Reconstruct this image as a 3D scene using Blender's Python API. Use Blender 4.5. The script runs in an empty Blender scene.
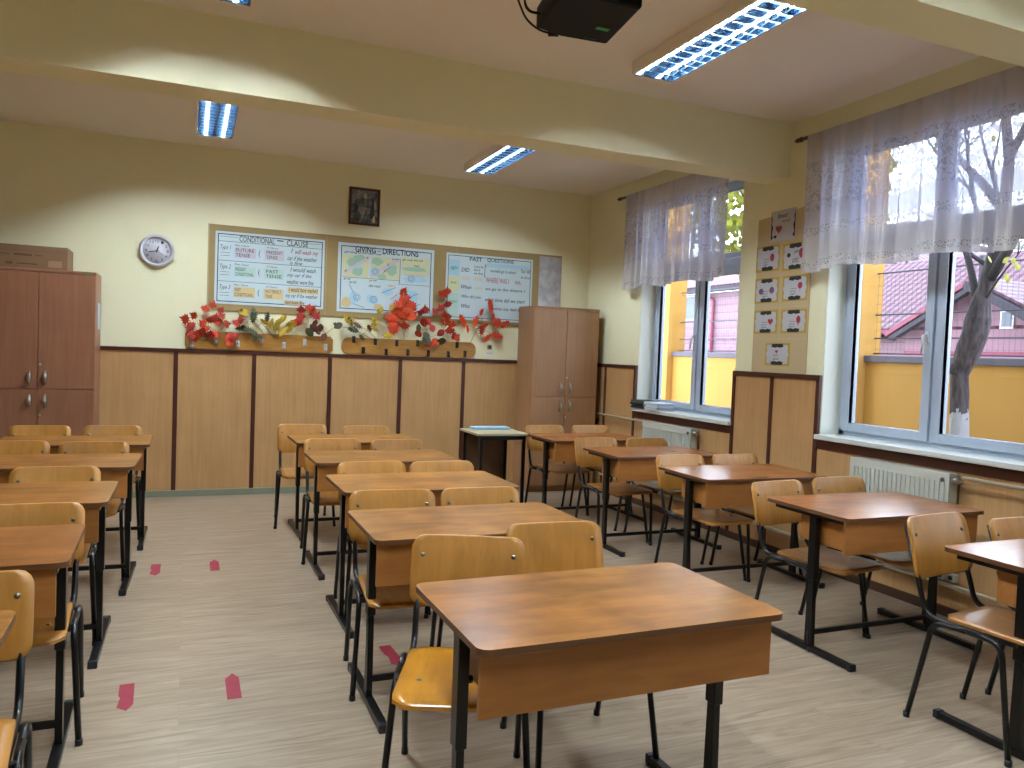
import bpy, bmesh, math, random
from mathutils import Vector, Matrix, Euler
random.seed(7)
scene = bpy.context.scene
col = scene.collection
PI = math.pi

# ------------------------------------------------------------------ helpers
def srgb(h, k=1.0):
    h = h.lstrip('#')
    out = []
    for i in (0, 2, 4):
        c = int(h[i:i+2], 16)/255
        out.append((c/12.92 if c <= .04045 else ((c+.055)/1.055)**2.4)*k)
    return tuple(out)+(1.0,)

class NT:
    def __init__(s, name):
        s.m = bpy.data.materials.new(name); s.m.use_nodes = True
        s.t = s.m.node_tree; s.t.nodes.clear()
        s.out = s.t.nodes.new('ShaderNodeOutputMaterial')
    def n(s, typ, **kw):
        nd = s.t.nodes.new('ShaderNode'+typ)
        for k, v in kw.items():
            if k in nd.inputs: nd.inputs[k].default_value = v
            else: setattr(nd, k, v)
        return nd
    def l(s, a, b): s.t.links.new(a, b)
    def coords(s, kind='Object', scale=(1, 1, 1), rnd=True):
        tc = s.n('TexCoord'); mp = s.n('Mapping'); mp.inputs['Scale'].default_value = scale
        s.l(tc.outputs[kind], mp.inputs['Vector'])
        if rnd:
            oi = s.n('ObjectInfo'); ml = s.n('Math', operation='MULTIPLY'); ml.inputs[1].default_value = 37.0
            s.l(oi.outputs['Random'], ml.inputs[0])
            ad = s.n('VectorMath', operation='ADD'); s.l(mp.outputs[0], ad.inputs[0]); s.l(ml.outputs[0], ad.inputs[1])
            return ad.outputs[0]
        return mp.outputs[0]
    def ramp(s, fac, stops):
        r = s.n('ValToRGB'); e = r.color_ramp.elements
        while len(e) < len(stops): e.new(.5)
        for i, (p, c) in enumerate(stops): e[i].position = p; e[i].color = c
        s.l(fac, r.inputs[0]); return r.outputs[0]
    def mix(s, fac, a, b, mode='MIX'):
        m = s.n('MixRGB', blend_type=mode)
        for sock, v in ((m.inputs[0], fac), (m.inputs[1], a), (m.inputs[2], b)):
            if hasattr(v, 'is_output'): s.l(v, sock)
            else: sock.default_value = v
        return m.outputs[0]
    def bsdf(s, colour, rough=.5, metal=0, spec=.5, coat=0, bump=None, bstr=.1, bdist=.001):
        b = s.n('BsdfPrincipled')
        for k, v in (('Base Color', colour), ('Roughness', rough), ('Metallic', metal), ('Specular IOR Level', spec), ('Coat Weight', coat), ('Coat Roughness', .3)):
            if hasattr(v, 'is_output'): s.l(v, b.inputs[k])
            else: b.inputs[k].default_value = v
        if bump is not None:
            bp = s.n('Bump'); bp.inputs['Strength'].default_value = bstr; bp.inputs['Distance'].default_value = bdist
            s.l(bump, bp.inputs['Height']); s.l(bp.outputs[0], b.inputs['Normal'])
        s.l(b.outputs[0], s.out.inputs[0]); return b

def plain(name, c, rough=.5, metal=0, spec=.5, coat=0):
    t = NT(name); t.bsdf(srgb(c) if isinstance(c, str) else c, rough, metal, spec, coat); return t.m

def varied(name, c, rough=.5, amt=.12, scale=3.0, bump=.0, bscale=60, metal=0, spec=.5):
    t = NT(name); v = t.coords(scale=(1, 1, 1), rnd=False)
    nz = t.n('TexNoise'); nz.inputs['Scale'].default_value = scale; nz.inputs['Detail'].default_value = 5; t.l(v, nz.inputs['Vector'])
    c0 = srgb(c); a = tuple(x*(1-amt) for x in c0[:3])+(1,); b = tuple(min(1, x*(1+amt)) for x in c0[:3])+(1,)
    cc = t.ramp(nz.outputs[0], [(.3, a), (.7, b)])
    n2 = t.n('TexNoise'); n2.inputs['Scale'].default_value = bscale; t.l(v, n2.inputs['Vector'])
    t.bsdf(cc, rough, metal, spec, bump=n2.outputs[0] if bump else None, bstr=bump, bdist=.002); return t.m

def wood(name, c1, c2, stretch=(1.2, 18, 18), rough=.3, coat=.0, var=.15, fine=1.0, blotch=.25, c3=None, spec=.5, bstr=.05, tint=False):
    """long-grained wood; the grain runs along the axis with the smallest stretch"""
    t = NT(name); v = t.coords(scale=stretch)
    n1 = t.n('TexNoise'); n1.inputs['Scale'].default_value = 1.6; n1.inputs['Detail'].default_value = 8; n1.inputs['Roughness'].default_value = .62; n1.inputs['Distortion'].default_value = .6
    t.l(v, n1.inputs['Vector'])
    base = t.ramp(n1.outputs[0], [(.28, srgb(c1)), (.72, srgb(c2))])
    v2 = t.coords(scale=(2.2, 2.2, 2.2))
    n2 = t.n('TexNoise'); n2.inputs['Scale'].default_value = 2.0; n2.inputs['Detail'].default_value = 3; t.l(v2, n2.inputs['Vector'])
    bl = t.ramp(n2.outputs[0], [(.3, (.62, .62, .62, 1)), (.7, (1.25, 1.22, 1.2, 1))])
    cc = t.mix(blotch, base, t.mix(1.0, base, bl, 'MULTIPLY'))
    if c3:
        n3 = t.n('TexNoise'); n3.inputs['Scale'].default_value = 3.1; n3.inputs['Detail'].default_value = 6; t.l(v2, n3.inputs['Vector'])
        f3 = t.ramp(n3.outputs[0], [(.52, (0, 0, 0, 1)), (.68, (1, 1, 1, 1))])
        cc = t.mix(f3, cc, srgb(c3))
    oi = t.n('ObjectInfo')
    vr = t.ramp(oi.outputs['Random'], [(0, (1-var, 1-var, 1-var, 1)), (1, (1+var, 1+var*.9, 1+var*.75, 1))])
    cc = t.mix(1.0, cc, vr, 'MULTIPLY')
    if tint: cc = t.mix(1.0, cc, oi.outputs['Color'], 'MULTIPLY')
    t.bsdf(cc, rough, 0, spec, coat, bump=n1.outputs[0] if bstr else None, bstr=bstr, bdist=.002)
    return t.m

class MB:
    """collects shapes and links them as ONE mesh object"""
    def __init__(s): s.b = bmesh.new(); s.uv = None
    def _face(s, vs, smooth=False):
        try: f = s.b.faces.new(vs); f.smooth = smooth; return f
        except ValueError: return None
    def box(s, x0, x1, y0, y1, z0, z1, M=None, bev=0):
        if x0 > x1: x0, x1 = x1, x0
        if y0 > y1: y0, y1 = y1, y0
        if z0 > z1: z0, z1 = z1, z0
        ps = [(x, y, z) for z in (z0, z1) for y in (y0, y1) for x in (x0, x1)]
        vs = [s.b.verts.new((M @ Vector(p)) if M else p) for p in ps]
        fs = [s._face([vs[i] for i in q]) for q in ((0, 2, 3, 1), (4, 5, 7, 6), (0, 1, 5, 4), (2, 6, 7, 3), (0, 4, 6, 2), (1, 3, 7, 5))]
        if bev:
            es = set(e for f in fs if f for e in f.edges)
            bmesh.ops.bevel(s.b, geom=list(es), offset=bev, segments=2, affect='EDGES', profile=.5)
        return s
    def prism(s, pts, axis, a, b, M=None, bev=0):
        """polygon pts (2-D) extruded along axis from a to b; axis 'x': pts=(y,z), 'y': (x,z), 'z': (x,y)"""
        def P(p, h):
            q = {'x': (h, p[0], p[1]), 'y': (p[0], h, p[1]), 'z': (p[0], p[1], h)}[axis]
            return (M @ Vector(q)) if M else q
        A = [s.b.verts.new(P(p, a)) for p in pts]; B = [s.b.verts.new(P(p, b)) for p in pts]
        fs = [s._face(A), s._face(B[::-1])]
        n = len(pts)
        for i in range(n): fs.append(s._face([A[i], B[i], B[(i+1) % n], A[(i+1) % n]]))
        fs = [f for f in fs if f]
        bmesh.ops.recalc_face_normals(s.b, faces=fs)
        if bev:
            es = [e for e in set(fs[0].edges) | set(fs[1].edges)]
            bmesh.ops.bevel(s.b, geom=es, offset=bev, segments=2, affect='EDGES', profile=.5)
        return s
    def tube(s, path, r, seg=10, cap=True, closed=False, square=None):
        """sweep a circle (or a rectangle square=(w,h)) along a path"""
        path = [Vector(p) for p in path]; n = len(path)
        rs = r if isinstance(r, (list, tuple)) else [r]*n
        rings = []; prev = None
        for i, p in enumerate(path):
            if closed: d = path[(i+1) % n]-path[i-1]
            elif i == 0: d = path[1]-path[0]
            elif i == n-1: d = path[-1]-path[-2]
            else: d = (path[i+1]-p).normalized()+(p-path[i-1]).normalized()
            d.normalize()
            if prev is None:
                up = Vector((0, 0, 1)) if abs(d.z) < .95 else Vector((0, 1, 0))
                a = d.cross(up).normalized()
            else:
                a = (prev-d*prev.dot(d)).normalized()
            prev = a; c = d.cross(a)
            ring = []
            for k in range(seg):
                t = 2*PI*k/seg
                if square:
                    w, h = square; sx = (1, -1, -1, 1)[k]*w/2; sy = (1, 1, -1, -1)[k]*h/2
                    q = p+a*sx+c*sy
                else: q = p+(a*math.cos(t)+c*math.sin(t))*rs[i]
                ring.append(s.b.verts.new(q))
            rings.append(ring)
        m = n if closed else n-1
        for i in range(m):
            A, B = rings[i], rings[(i+1) % n]
            for k in range(seg): s._face([A[k], A[(k+1) % seg], B[(k+1) % seg], B[k]], not square)
        if cap and not closed: s._face(rings[0][::-1]); s._face(rings[-1])
        return s
    def bar(s, path, w, h): return s.tube(path, 0, seg=4, square=(w, h))
    def lathe(s, prof, M=None, seg=32):
        """profile (r, z) turned about z"""
        rings = []
        for r, z in prof:
            if r < 1e-6: v = s.b.verts.new((M @ Vector((0, 0, z))) if M else (0, 0, z)); rings.append([v])
            else:
                ring = []
                for k in range(seg):
                    p = Vector((r*math.cos(2*PI*k/seg), r*math.sin(2*PI*k/seg), z)); ring.append(s.b.verts.new((M @ p) if M else p))
                rings.append(ring)
        for A, B in zip(rings, rings[1:]):
            for k in range(seg):
                if len(A) == 1 and len(B) == 1: continue
                if len(A) == 1: s._face([A[0], B[k], B[(k+1) % seg]], True)
                elif len(B) == 1: s._face([A[k], A[(k+1) % seg], B[0]], True)
                else: s._face([A[k], A[(k+1) % seg], B[(k+1) % seg], B[k]], True)
        return s
    def addmesh(s, me, M=None):
        off = len(s.b.verts); vs = [s.b.verts.new((M @ v.co) if M else v.co) for v in me.vertices]
        for p in me.polygons: s._face([vs[i] for i in p.vertices])
        return s
    def build(s, name, mat, parent=None, smooth=None, recalc=True):
        if recalc: bmesh.ops.recalc_face_normals(s.b, faces=s.b.faces)
        me = bpy.data.meshes.new(name); s.b.to_mesh(me); s.b.free()
        if isinstance(mat, (list, tuple)):
            for m in mat: me.materials.append(m)
        else: me.materials.append(mat)
        if smooth:
            for p in me.polygons: p.use_smooth = True
        o = bpy.data.objects.new(name, me); col.objects.link(o)
        if parent is not None: o.parent = parent
        return o

def tag(o, label=None, cat=None, group=None, kind=None):
    if label: o['label'] = label
    if cat: o['category'] = cat
    if group: o['group'] = group
    if kind: o['kind'] = kind
    return o
def empty(name, loc, rz=0, label=None, cat=None, group=None):
    o = bpy.data.objects.new(name, None); col.objects.link(o); o.empty_display_size = .05
    o.location = loc; o.rotation_euler = (0, 0, rz); return tag(o, label, cat, group)
def copy_tree(o, parent=None):
    kids = [c for c in bpy.data.objects if c.parent is o]
    c = o.copy(); col.objects.link(c)
    if parent is not None: c.parent = parent
    for k in kids: copy_tree(k, c)
    return c
def rrect(x0, x1, y0, y1, r, n=5):
    pts = []
    for cx, cy, a0 in ((x1-r, y1-r, 0), (x0+r, y1-r, 90), (x0+r, y0+r, 180), (x1-r, y0+r, 270)):
        for k in range(n+1):
            a = math.radians(a0+90*k/n); pts.append((cx+r*math.cos(a), cy+r*math.sin(a)))
    return pts
def arc(p0, p1, p2, r, n=5):
    """points rounding the corner p1 between p0 and p2 with radius-like offset r"""
    p0, p1, p2 = Vector(p0), Vector(p1), Vector(p2)
    a = p1+(p0-p1).normalized()*r; b = p1+(p2-p1).normalized()*r
    return [((1-t)**2*a+2*t*(1-t)*p1+t*t*b) for t in [k/n for k in range(n+1)]]
def rounded(path, r, n=5):
    out = [Vector(path[0])]
    for i in range(1, len(path)-1): out += arc(path[i-1], path[i], path[i+1], r, n)
    return out+[Vector(path[-1])]

_tc = {}
def textmesh(s, shear=0.0, weight=0.0):
    k = (s, shear, weight)
    if k not in _tc:
        cu = bpy.data.curves.new('t', 'FONT'); cu.body = s; cu.resolution_u = 2; cu.shear = shear; cu.offset = weight; cu.size = 1
        o = bpy.data.objects.new('t', cu); col.objects.link(o)
        dg = bpy.context.evaluated_depsgraph_get(); dg.update()
        me = bpy.data.meshes.new_from_object(o.evaluated_get(dg))
        bpy.data.objects.remove(o); bpy.data.curves.remove(cu)
        xs = [v.co.x for v in me.vertices] or [0, 1]; ys = [v.co.y for v in me.vertices] or [0, 1]
        _tc[k] = (me, min(xs), max(xs), min(ys), max(ys))
    return _tc[k]
class Board:
    """a flat sheet's own frame on a wall: u to the right, v up, n out of the wall"""
    def __init__(s, origin, side='back'):
        s.o = Vector(origin)
        if side == 'back': s.U, s.V, s.N = Vector((1, 0, 0)), Vector((0, 0, 1)), Vector((0, -1, 0))
        elif side == 'right': s.U, s.V, s.N = Vector((0, -1, 0)), Vector((0, 0, 1)), Vector((-1, 0, 0))
        elif side == 'down': s.U, s.V, s.N = Vector((1, 0, 0)), Vector((0, -1, 0)), Vector((0, 0, -1))
        elif side == 'front': s.U, s.V, s.N = Vector((1, 0, 0)), Vector((0, 0, 1)), Vector((0, -1, 0))
    def M(s):
        return Matrix(((s.U.x, s.V.x, s.N.x, s.o.x), (s.U.y, s.V.y, s.N.y, s.o.y), (s.U.z, s.V.z, s.N.z, s.o.z), (0, 0, 0, 1)))
    def rect(s, mb, u0, u1, v0, v1, n0, n1, bev=0): mb.box(u0, u1, v0, v1, n0, n1, s.M(), bev)
    def poly(s, mb, pts, n0, n1): mb.prism(pts, 'z', n0, n1, s.M())
    def line(s, mb, u0, v0, u1, v1, w, n0, n1=None):
        d = Vector((u1-u0, v1-v0)).normalized(); q = Vector((-d.y, d.x))*w/2
        s.poly(mb, [(u0+q.x, v0+q.y), (u0-q.x, v0-q.y), (u1-q.x, v1-q.y), (u1+q.x, v1+q.y)], n0, n1 or n0+.0004)
    def text(s, mb, txt, u0, u1, v0, v1, n, shear=0.0, weight=0.0, rot=0):
        me, x0, x1, y0, y1 = textmesh(txt, shear, weight)
        sx = (u1-u0)/(x1-x0); sy = (v1-v0)/(y1-y0)
        L = Matrix.Translation((u0, v0, n)) @ Matrix.Rotation(rot, 4, 'Z') @ Matrix.Diagonal((sx, sy, 1, 1)) @ Matrix.Translation((-x0, -y0, 0))
        mb.addmesh(me, s.M() @ L)

# ------------------------------------------------------------------ materials
M = {}
M['wall'] = varied('wall_paint', '#e6e3c2', .75, .03, .7, .15, 90, spec=.2)
M['ceiling'] = varied('ceiling_paint', '#ebe5dd', .8, .03, .6, .1, 80, spec=.2)
M['reveal'] = varied('white_paint', '#d9dcd2', .6, .02, 2)
M['wains'] = wood('beech_panel', '#b08759', '#c0986a', (22, 22, 1.0), .38, var=.04, blotch=.15, spec=.35)
M['strip'] = plain('dark_brown_strip', '#452015', .4)
M['skirt'] = plain('grey_green_skirting', '#7c8270', .5)
M['cab'] = wood('walnut_board', '#8a5c46', '#976a52', (26, 26, 1.1), .36, var=.03, blotch=.15, spec=.4)
M['cab2'] = wood('beech_cabinet_board', '#97704f', '#a67d5a', (26, 26, 1.1), .36, var=.03, blotch=.15, spec=.4)
M['gap'] = plain('dark_gap', '#2a1510', .7)
M['desktop'] = wood('varnished_desktop', '#7e5428', '#a0723c', (1.6, 9, 9), .24, .2, var=.08, blotch=.75, bstr=0, tint=True)
M['panel'] = wood('desk_panel_wood', '#925c28', '#a87038', (1.6, 20, 14), .4, var=.12, blotch=.3)
M['edge'] = plain('desk_edge', '#5c3a20', .45)
M['ply'] = wood('varnished_plywood', '#9c6a28', '#b47f3a', (16, 9, 1.4), .38, .08, var=.12, blotch=.35)
M['seat'] = wood('worn_plywood', '#9a6c2c', '#b38444', (16, 1.6, 9), .2, .5, var=.16, blotch=.6, bstr=0, tint=True)
M['metal'] = plain('black_enamel', '#040507', .32, 0, .4)
M['chrome'] = plain('satin_metal', '#b4b4ae', .28, 1)
M['bronze'] = plain('dull_rivet', '#7d7868', .35, 1)
M['rubber'] = plain('dark_plastic_cap', '#14181f', .4)
M['white'] = plain('white_plastic', '#c9ccd4', .35)
M['pvc'] = varied('window_pvc', '#a9b6c8', .35, .02, 3)
M['sill'] = plain('window_sill_board', '#c8ccc8', .35)
M['rad'] = plain('radiator_enamel', '#b9bab0', .4)
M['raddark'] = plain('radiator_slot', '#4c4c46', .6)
M['pipe'] = plain('painted_pipe', '#a89f88', .4)
M['paper'] = varied('chart_paper', '#bccdd4', .7, .03, 5)
M['cork'] = varied('brown_board_paper', '#9a8356', .8, .04, 6)
M['ink'] = plain('dark_ink', '#2b2d3a', .8)
M['inkr'] = plain('red_ink', '#a0495a', .8)
M['inkg'] = plain('green_ink', '#3f7a5e', .8)
M['inkb'] = plain('blue_ink', '#42639a', .8)
M['hlpink'] = plain('pink_wash', '#bdb8c6', .8)
M['hlgreen'] = plain('green_wash', '#aecac4', .8)
M['hlorange'] = plain('orange_wash', '#cdb888', .8)
M['hlblue'] = plain('blue_wash', '#a2c6da', .8)
M['hlyellow'] = plain('yellow_wash', '#c6c9a2', .8)
M['hlsea'] = plain('sea_green_wash', '#98bba8', .8)
M['foil'] = varied('silver_plastic_sheet', '#b2b0b4', .2, .2, 12, metal=.1)
M['rackwood'] = wood('varnished_pine', '#9a6c30', '#b5853f', (3, 20, 20), .4, var=.02, blotch=.4)
M['frame'] = plain('mahogany_frame', '#3f1a12', .35)
M['tape'] = varied('red_floor_tape', '#8e1e34', .6, .1, 20)
M['projector'] = plain('projector_black', '#05070c', .5, 0, .15)
M['cable'] = plain('black_cable', '#0a0a0c', .5)
M['green'] = plain('green_label', '#2f9a4c', .5)
M['carton'] = varied('cardboard', '#7d5f44', .8, .06, 4)
M['leafred'] = varied('red_leaf', '#b43510', .7, .35, 14)
M['leaforange'] = varied('orange_red_leaf', '#c64014', .7, .3, 14)
M['leafcrimson'] = varied('crimson_leaf', '#982016', .7, .35, 14)
M['leafdark'] = varied('dark_green_leaf', '#3a3d22', .6, .35, 14)
M['leafyellow'] = varied('yellow_leaf', '#a98c1c', .7, .35, 10)
M['leafbrown'] = varied('brown_leaf', '#5e3020', .6, .35, 14)
M['twig'] = plain('pale_twig', '#a08a5a', .7)
M['fixture'] = plain('fixture_housing', '#efe9dc', .45)
M['card'] = plain('cream_board', '#bfab84', .8)
M['cardy'] = plain('yellow_card', '#b79a3c', .7)
M['cardw'] = plain('white_card', '#b9bac2', .7)
M['ornament'] = plain('dark_ornament', '#22262f', .7)
M['balloon'] = plain('red_balloon_print', '#a03044', .6)
M['balloonp'] = plain('purple_balloon_print', '#70486e', .6)
M['folder'] = plain('pale_blue_folder', '#8fb3cc', .4)
M['tabletop'] = varied('light_laminate', '#a79c7e', .4, .03, 3)
M['lampglass'] = None

def emission(name, c, s):
    t = NT(name); e = t.n('Emission'); e.inputs[0].default_value = c; e.inputs[1].default_value = s; t.l(e.outputs[0], t.out.inputs[0]); return t.m
TUBE = 330
M['tube'] = emission('fluorescent_tube', (.80, .92, 1.0, 1), TUBE); M['tube2'] = emission('dimmer_fluorescent_tube', (.80, .92, 1.0, 1), TUBE*.55)  # second tube set weaker to keep the right wall darker
M['louver'] = plain('louver_aluminium', '#2a3c4e', .14, .9)
M['reflector'] = plain('reflector_white', '#2c3a4a', .25, .6)

def glass():
    t = NT('window_glass'); a = t.n('BsdfTransparent'); a.inputs[0].default_value = (.96, .975, .98, 1)
    g = t.n('BsdfGlossy'); g.inputs['Roughness'].default_value = .02
    lw = t.n('LayerWeight'); pw = t.n('Math', operation='POWER'); t.l(lw.outputs['Facing'], pw.inputs[0]); pw.inputs[1].default_value = 4.0
    ma = t.n('Math', operation='MULTIPLY_ADD'); t.l(pw.outputs[0], ma.inputs[0]); ma.inputs[1].default_value = .35; ma.inputs[2].default_value = .02
    mx = t.n('MixShader'); t.l(ma.outputs[0], mx.inputs[0]); t.l(a.outputs[0], mx.inputs[1]); t.l(g.outputs[0], mx.inputs[2]); t.l(mx.outputs[0], t.out.inputs[0]); return t.m
M['glass'] = glass()

def floor_mat():
    t = NT('laminate_floor'); v = t.coords('Object', (1, 1, 1), rnd=False)
    br = t.n('TexBrick', offset=.37); br.inputs['Scale'].default_value = 1.0
    for k, x in (('Brick Width', 1.28), ('Row Height', .19), ('Mortar Size', .0012), ('Mortar Smooth', .1), ('Bias', 0.0)): br.inputs[k].default_value = x
    br.inputs['Color1'].default_value = (.30, .30, .30, 1); br.inputs['Color2'].default_value = (.70, .70, .70, 1); br.inputs['Mortar'].default_value = (.5, .5, .5, 1)
    t.l(v, br.inputs['Vector'])
    # each plank shifts the grain
    sx = t.n('SeparateXYZ'); t.l(v, sx.inputs[0])
    sh = t.n('Math', operation='MULTIPLY'); t.l(br.outputs['Color'], sh.inputs[0]); sh.inputs[1].default_value = 7.0
    ax = t.n('Math', operation='ADD'); t.l(sx.outputs[0], ax.inputs[0]); t.l(sh.outputs[0], ax.inputs[1])
    m1 = t.n('Math', operation='MULTIPLY'); t.l(ax.outputs[0], m1.inputs[0]); m1.inputs[1].default_value = 1.1
    m2 = t.n('Math', operation='MULTIPLY'); t.l(sx.outputs[1], m2.inputs[0]); m2.inputs[1].default_value = 16.0
    cx = t.n('CombineXYZ'); t.l(m1.outputs[0], cx.inputs[0]); t.l(m2.outputs[0], cx.inputs[1])
    n1 = t.n('TexNoise'); n1.inputs['Scale'].default_value = 1.5; n1.inputs['Detail'].default_value = 7; n1.inputs['Roughness'].default_value = .6; n1.inputs['Distortion'].default_value = 1.9
    t.l(cx.outputs[0], n1.inputs['Vector'])
    c = t.ramp(n1.outputs[0], [(.25, srgb('#746250')), (.5, srgb('#95836f')), (.75, srgb('#ab9b87'))])
    c = t.mix(.10, c, t.mix(1, c, t.ramp(br.outputs['Color'], [(0, (.55, .55, .55, 1)), (1, (1.3, 1.3, 1.3, 1))]), 'MULTIPLY'))
    sf = t.n('Math', operation='MULTIPLY'); t.l(br.outputs['Fac'], sf.inputs[0]); sf.inputs[1].default_value = .35; c = t.mix(sf.outputs[0], c, srgb('#8a7762'))
    t.bsdf(c, .30, 0, .5, .0, bump=n1.outputs[0], bstr=.05, bdist=.001); return t.m
M['floor'] = floor_mat()

def lace(seed):
    """sheer lace: woven net with dense flowers and scalloped bands; uv is metres along and up the cloth"""
    t = NT('lace_curtain'); tc = t.n('TexCoord'); sp = t.n('SeparateXYZ'); t.l(tc.outputs['UV'], sp.inputs[0])
    V = sp.outputs[1]
    def band(lo, hi):
        a = t.n('Math', operation='GREATER_THAN'); t.l(V, a.inputs[0]); a.inputs[1].default_value = lo
        b = t.n('Math', operation='LESS_THAN'); t.l(V, b.inputs[0]); b.inputs[1].default_value = hi
        m = t.n('Math', operation='MULTIPLY'); t.l(a.outputs[0], m.inputs[0]); t.l(b.outputs[0], m.inputs[1]); return m.outputs[0]
    def add(*xs):
        o = xs[0]
        for x in xs[1:]:
            m = t.n('Math', operation='ADD', use_clamp=True); t.l(o, m.inputs[0]); t.l(x, m.inputs[1]); o = m.outputs[0]
        return o
    mp = t.n('Mapping'); mp.inputs['Location'].default_value = (seed, 0, 0); t.l(tc.outputs['UV'], mp.inputs['Vector'])
    vo = t.n('TexVoronoi', feature='DISTANCE_TO_EDGE'); vo.inputs['Scale'].default_value = 62; t.l(mp.outputs[0], vo.inputs['Vector'])
    holes = t.n('Math', operation='GREATER_THAN'); t.l(vo.outputs[0], holes.inputs[0]); holes.inputs[1].default_value = .16
    nz = t.n('TexNoise'); nz.inputs['Scale'].default_value = 30; nz.inputs['Detail'].default_value = 2; nz.inputs['Distortion'].default_value = 1.5; t.l(mp.outputs[0], nz.inputs['Vector'])
    fl = t.n('Math', operation='GREATER_THAN'); t.l(nz.outputs[0], fl.inputs[0]); fl.inputs[1].default_value = .54
    upper = t.n('Math', operation='GREATER_THAN'); t.l(V, upper.inputs[0]); upper.inputs[1].default_value = .44
    flow = t.n('Math', operation='MULTIPLY'); t.l(fl.outputs[0], flow.inputs[0]); t.l(upper.outputs[0], flow.inputs[1])
    bands = add(band(.03, .08), band(.26, .32))
    head = band(.80, 2)
    hb = t.n('Math', operation='MULTIPLY'); t.l(bands, hb.inputs[0]); t.l(holes.outputs[0], hb.inputs[1])
    # opacity = sheer .58, bands .92 with holes .30, flowers .82
    op = t.n('Mix', data_type='FLOAT'); op.inputs[2].default_value = .92; op.inputs[3].default_value = .60; t.l(flow.outputs[0], op.inputs[0])
    op2 = t.n('Mix', data_type='FLOAT'); t.l(op.outputs[0], op2.inputs[2]); op2.inputs[3].default_value = .96; t.l(bands, op2.inputs[0])
    op3 = t.n('Mix', data_type='FLOAT'); t.l(op2.outputs[0], op3.inputs[2]); op3.inputs[3].default_value = .55; t.l(hb.outputs[0], op3.inputs[0])
    op4 = t.n('Mix', data_type='FLOAT'); t.l(op3.outputs[0], op4.inputs[2]); op4.inputs[3].default_value = .97; t.l(head, op4.inputs[0]); op3 = op4
    d = t.n('BsdfDiffuse'); d.inputs[0].default_value = srgb('#dcd4ca')
    tl = t.n('BsdfTranslucent'); tl.inputs[0].default_value = srgb('#9299ba')
    cl = t.n('MixShader'); cl.inputs[0].default_value = .42; t.l(d.outputs[0], cl.inputs[1]); t.l(tl.outputs[0], cl.inputs[2])
    tr = t.n('BsdfTransparent'); mx = t.n('MixShader'); t.l(op3.outputs[0], mx.inputs[0]); t.l(tr.outputs[0], mx.inputs[1]); t.l(cl.outputs[0], mx.inputs[2])
    t.l(mx.outputs[0], t.out.inputs[0]); return t.m

# ------------------------------------------------------------------ room dimensions (metres)
XL, XR, YF, YB, ZC = -3.3, 4.312, -1.8, 8.13, 3.362
WIN = [(.40, 1.95), (2.86, 4.42), (5.41, 6.965)]     # window openings along the right wall; first one unseen, added for its light
ZS, ZT = 0.985, 3.12                                   # sill and head heights
ZW = 1.41                                              # top of the wainscot
CAM = (0, 0, 1.4927)
SKY, EXPO = 5.3, 1.22
# measured spots for leaves and hooks on the back wall
LEAVES_A= {'red': [(-0.022, 1.704), (0.053, 1.742), (0.026, 1.643), (0.155, 1.813), (0.221, 1.852), (0.293, 1.805), (0.133, 1.672), (0.198, 1.707), (0.25, 1.734), (0.273, 1.695), (0.349, 1.675), (0.04, 1.557), (0.076, 1.543), (0.127, 1.593), (0.202, 1.564), (0.246, 1.574), (0.374, 1.54), (0.42, 1.558), (0.383, 1.5), (0.439, 1.691), (0.477, 1.722), (0.163, 1.626), (0.302, 1.753)], 'dark': [(0.498, 1.787), (0.598, 1.785), (0.723, 1.759), (0.517, 1.635), (0.61, 1.599), (0.563, 1.629), (0.642, 1.56), (0.591, 1.744), (0.479, 1.641)], 'yellow': [(0.701, 1.709), (0.764, 1.688), (0.812, 1.657), (0.884, 1.636), (0.889, 1.76), (0.963, 1.689), (0.827, 1.707), (0.94, 1.647), (0.505, 1.812)], 'crimson': [(1.047, 1.854), (1.12, 1.88), (1.049, 1.785), (1.002, 1.724), (1.195, 1.801), (1.145, 1.84), (1.034, 1.734), (1.161, 1.866)], 'brown': [(1.189, 1.725), (1.24, 1.678), (1.135, 1.631), (1.216, 1.643), (1.275, 1.587), (1.414, 1.711), (1.174, 1.675)]}
LEAVES_B= {'dark': [(1.59, 1.684), (1.618, 1.724), (1.669, 1.602), (1.743, 1.701), (1.541, 1.758), (1.41, 1.714), (1.572, 1.674)], 'yellow': [(1.512, 1.775), (1.791, 1.742), (1.809, 1.781), (1.845, 1.879), (1.971, 1.925), (1.931, 1.633), (1.801, 1.704), (1.549, 1.777)], 'red': [(2.095, 2.078), (2.088, 1.99), (2.039, 1.968), (2.158, 1.975), (2.031, 1.909), (2.072, 1.853), (2.133, 1.837), (1.965, 1.809), (1.996, 1.752), (2.116, 1.748), (1.988, 1.693), (2.161, 1.907), (2.106, 2.03), (2.003, 1.859), (2.1, 1.913)], 'red2': [(2.332, 1.926), (2.446, 1.913), (2.572, 2.139), (2.522, 2.106), (2.577, 2.0), (2.593, 1.861), (2.551, 1.879), (2.506, 1.956), (2.638, 1.784), (2.619, 1.723), (2.663, 1.665), (2.706, 1.647), (2.574, 1.811), (2.282, 1.894)], 'mixed': [(2.317, 1.788), (2.268, 1.726), (2.26, 1.667), (2.411, 1.733), (2.352, 1.651), (2.376, 1.563), (2.516, 1.688), (2.529, 1.599), (2.457, 1.587), (2.378, 1.801), (2.354, 1.602)], 'orange': [(2.763, 1.84), (2.809, 1.742), (2.902, 1.827), (2.963, 1.932), (3.079, 2.03), (3.07, 1.978), (2.99, 1.781), (2.981, 1.74), (3.107, 1.879), (3.164, 1.82), (3.253, 1.814), (3.158, 1.687), (3.05, 1.652), (3.192, 1.668), (2.775, 1.801), (3.13, 1.849)]}
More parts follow.
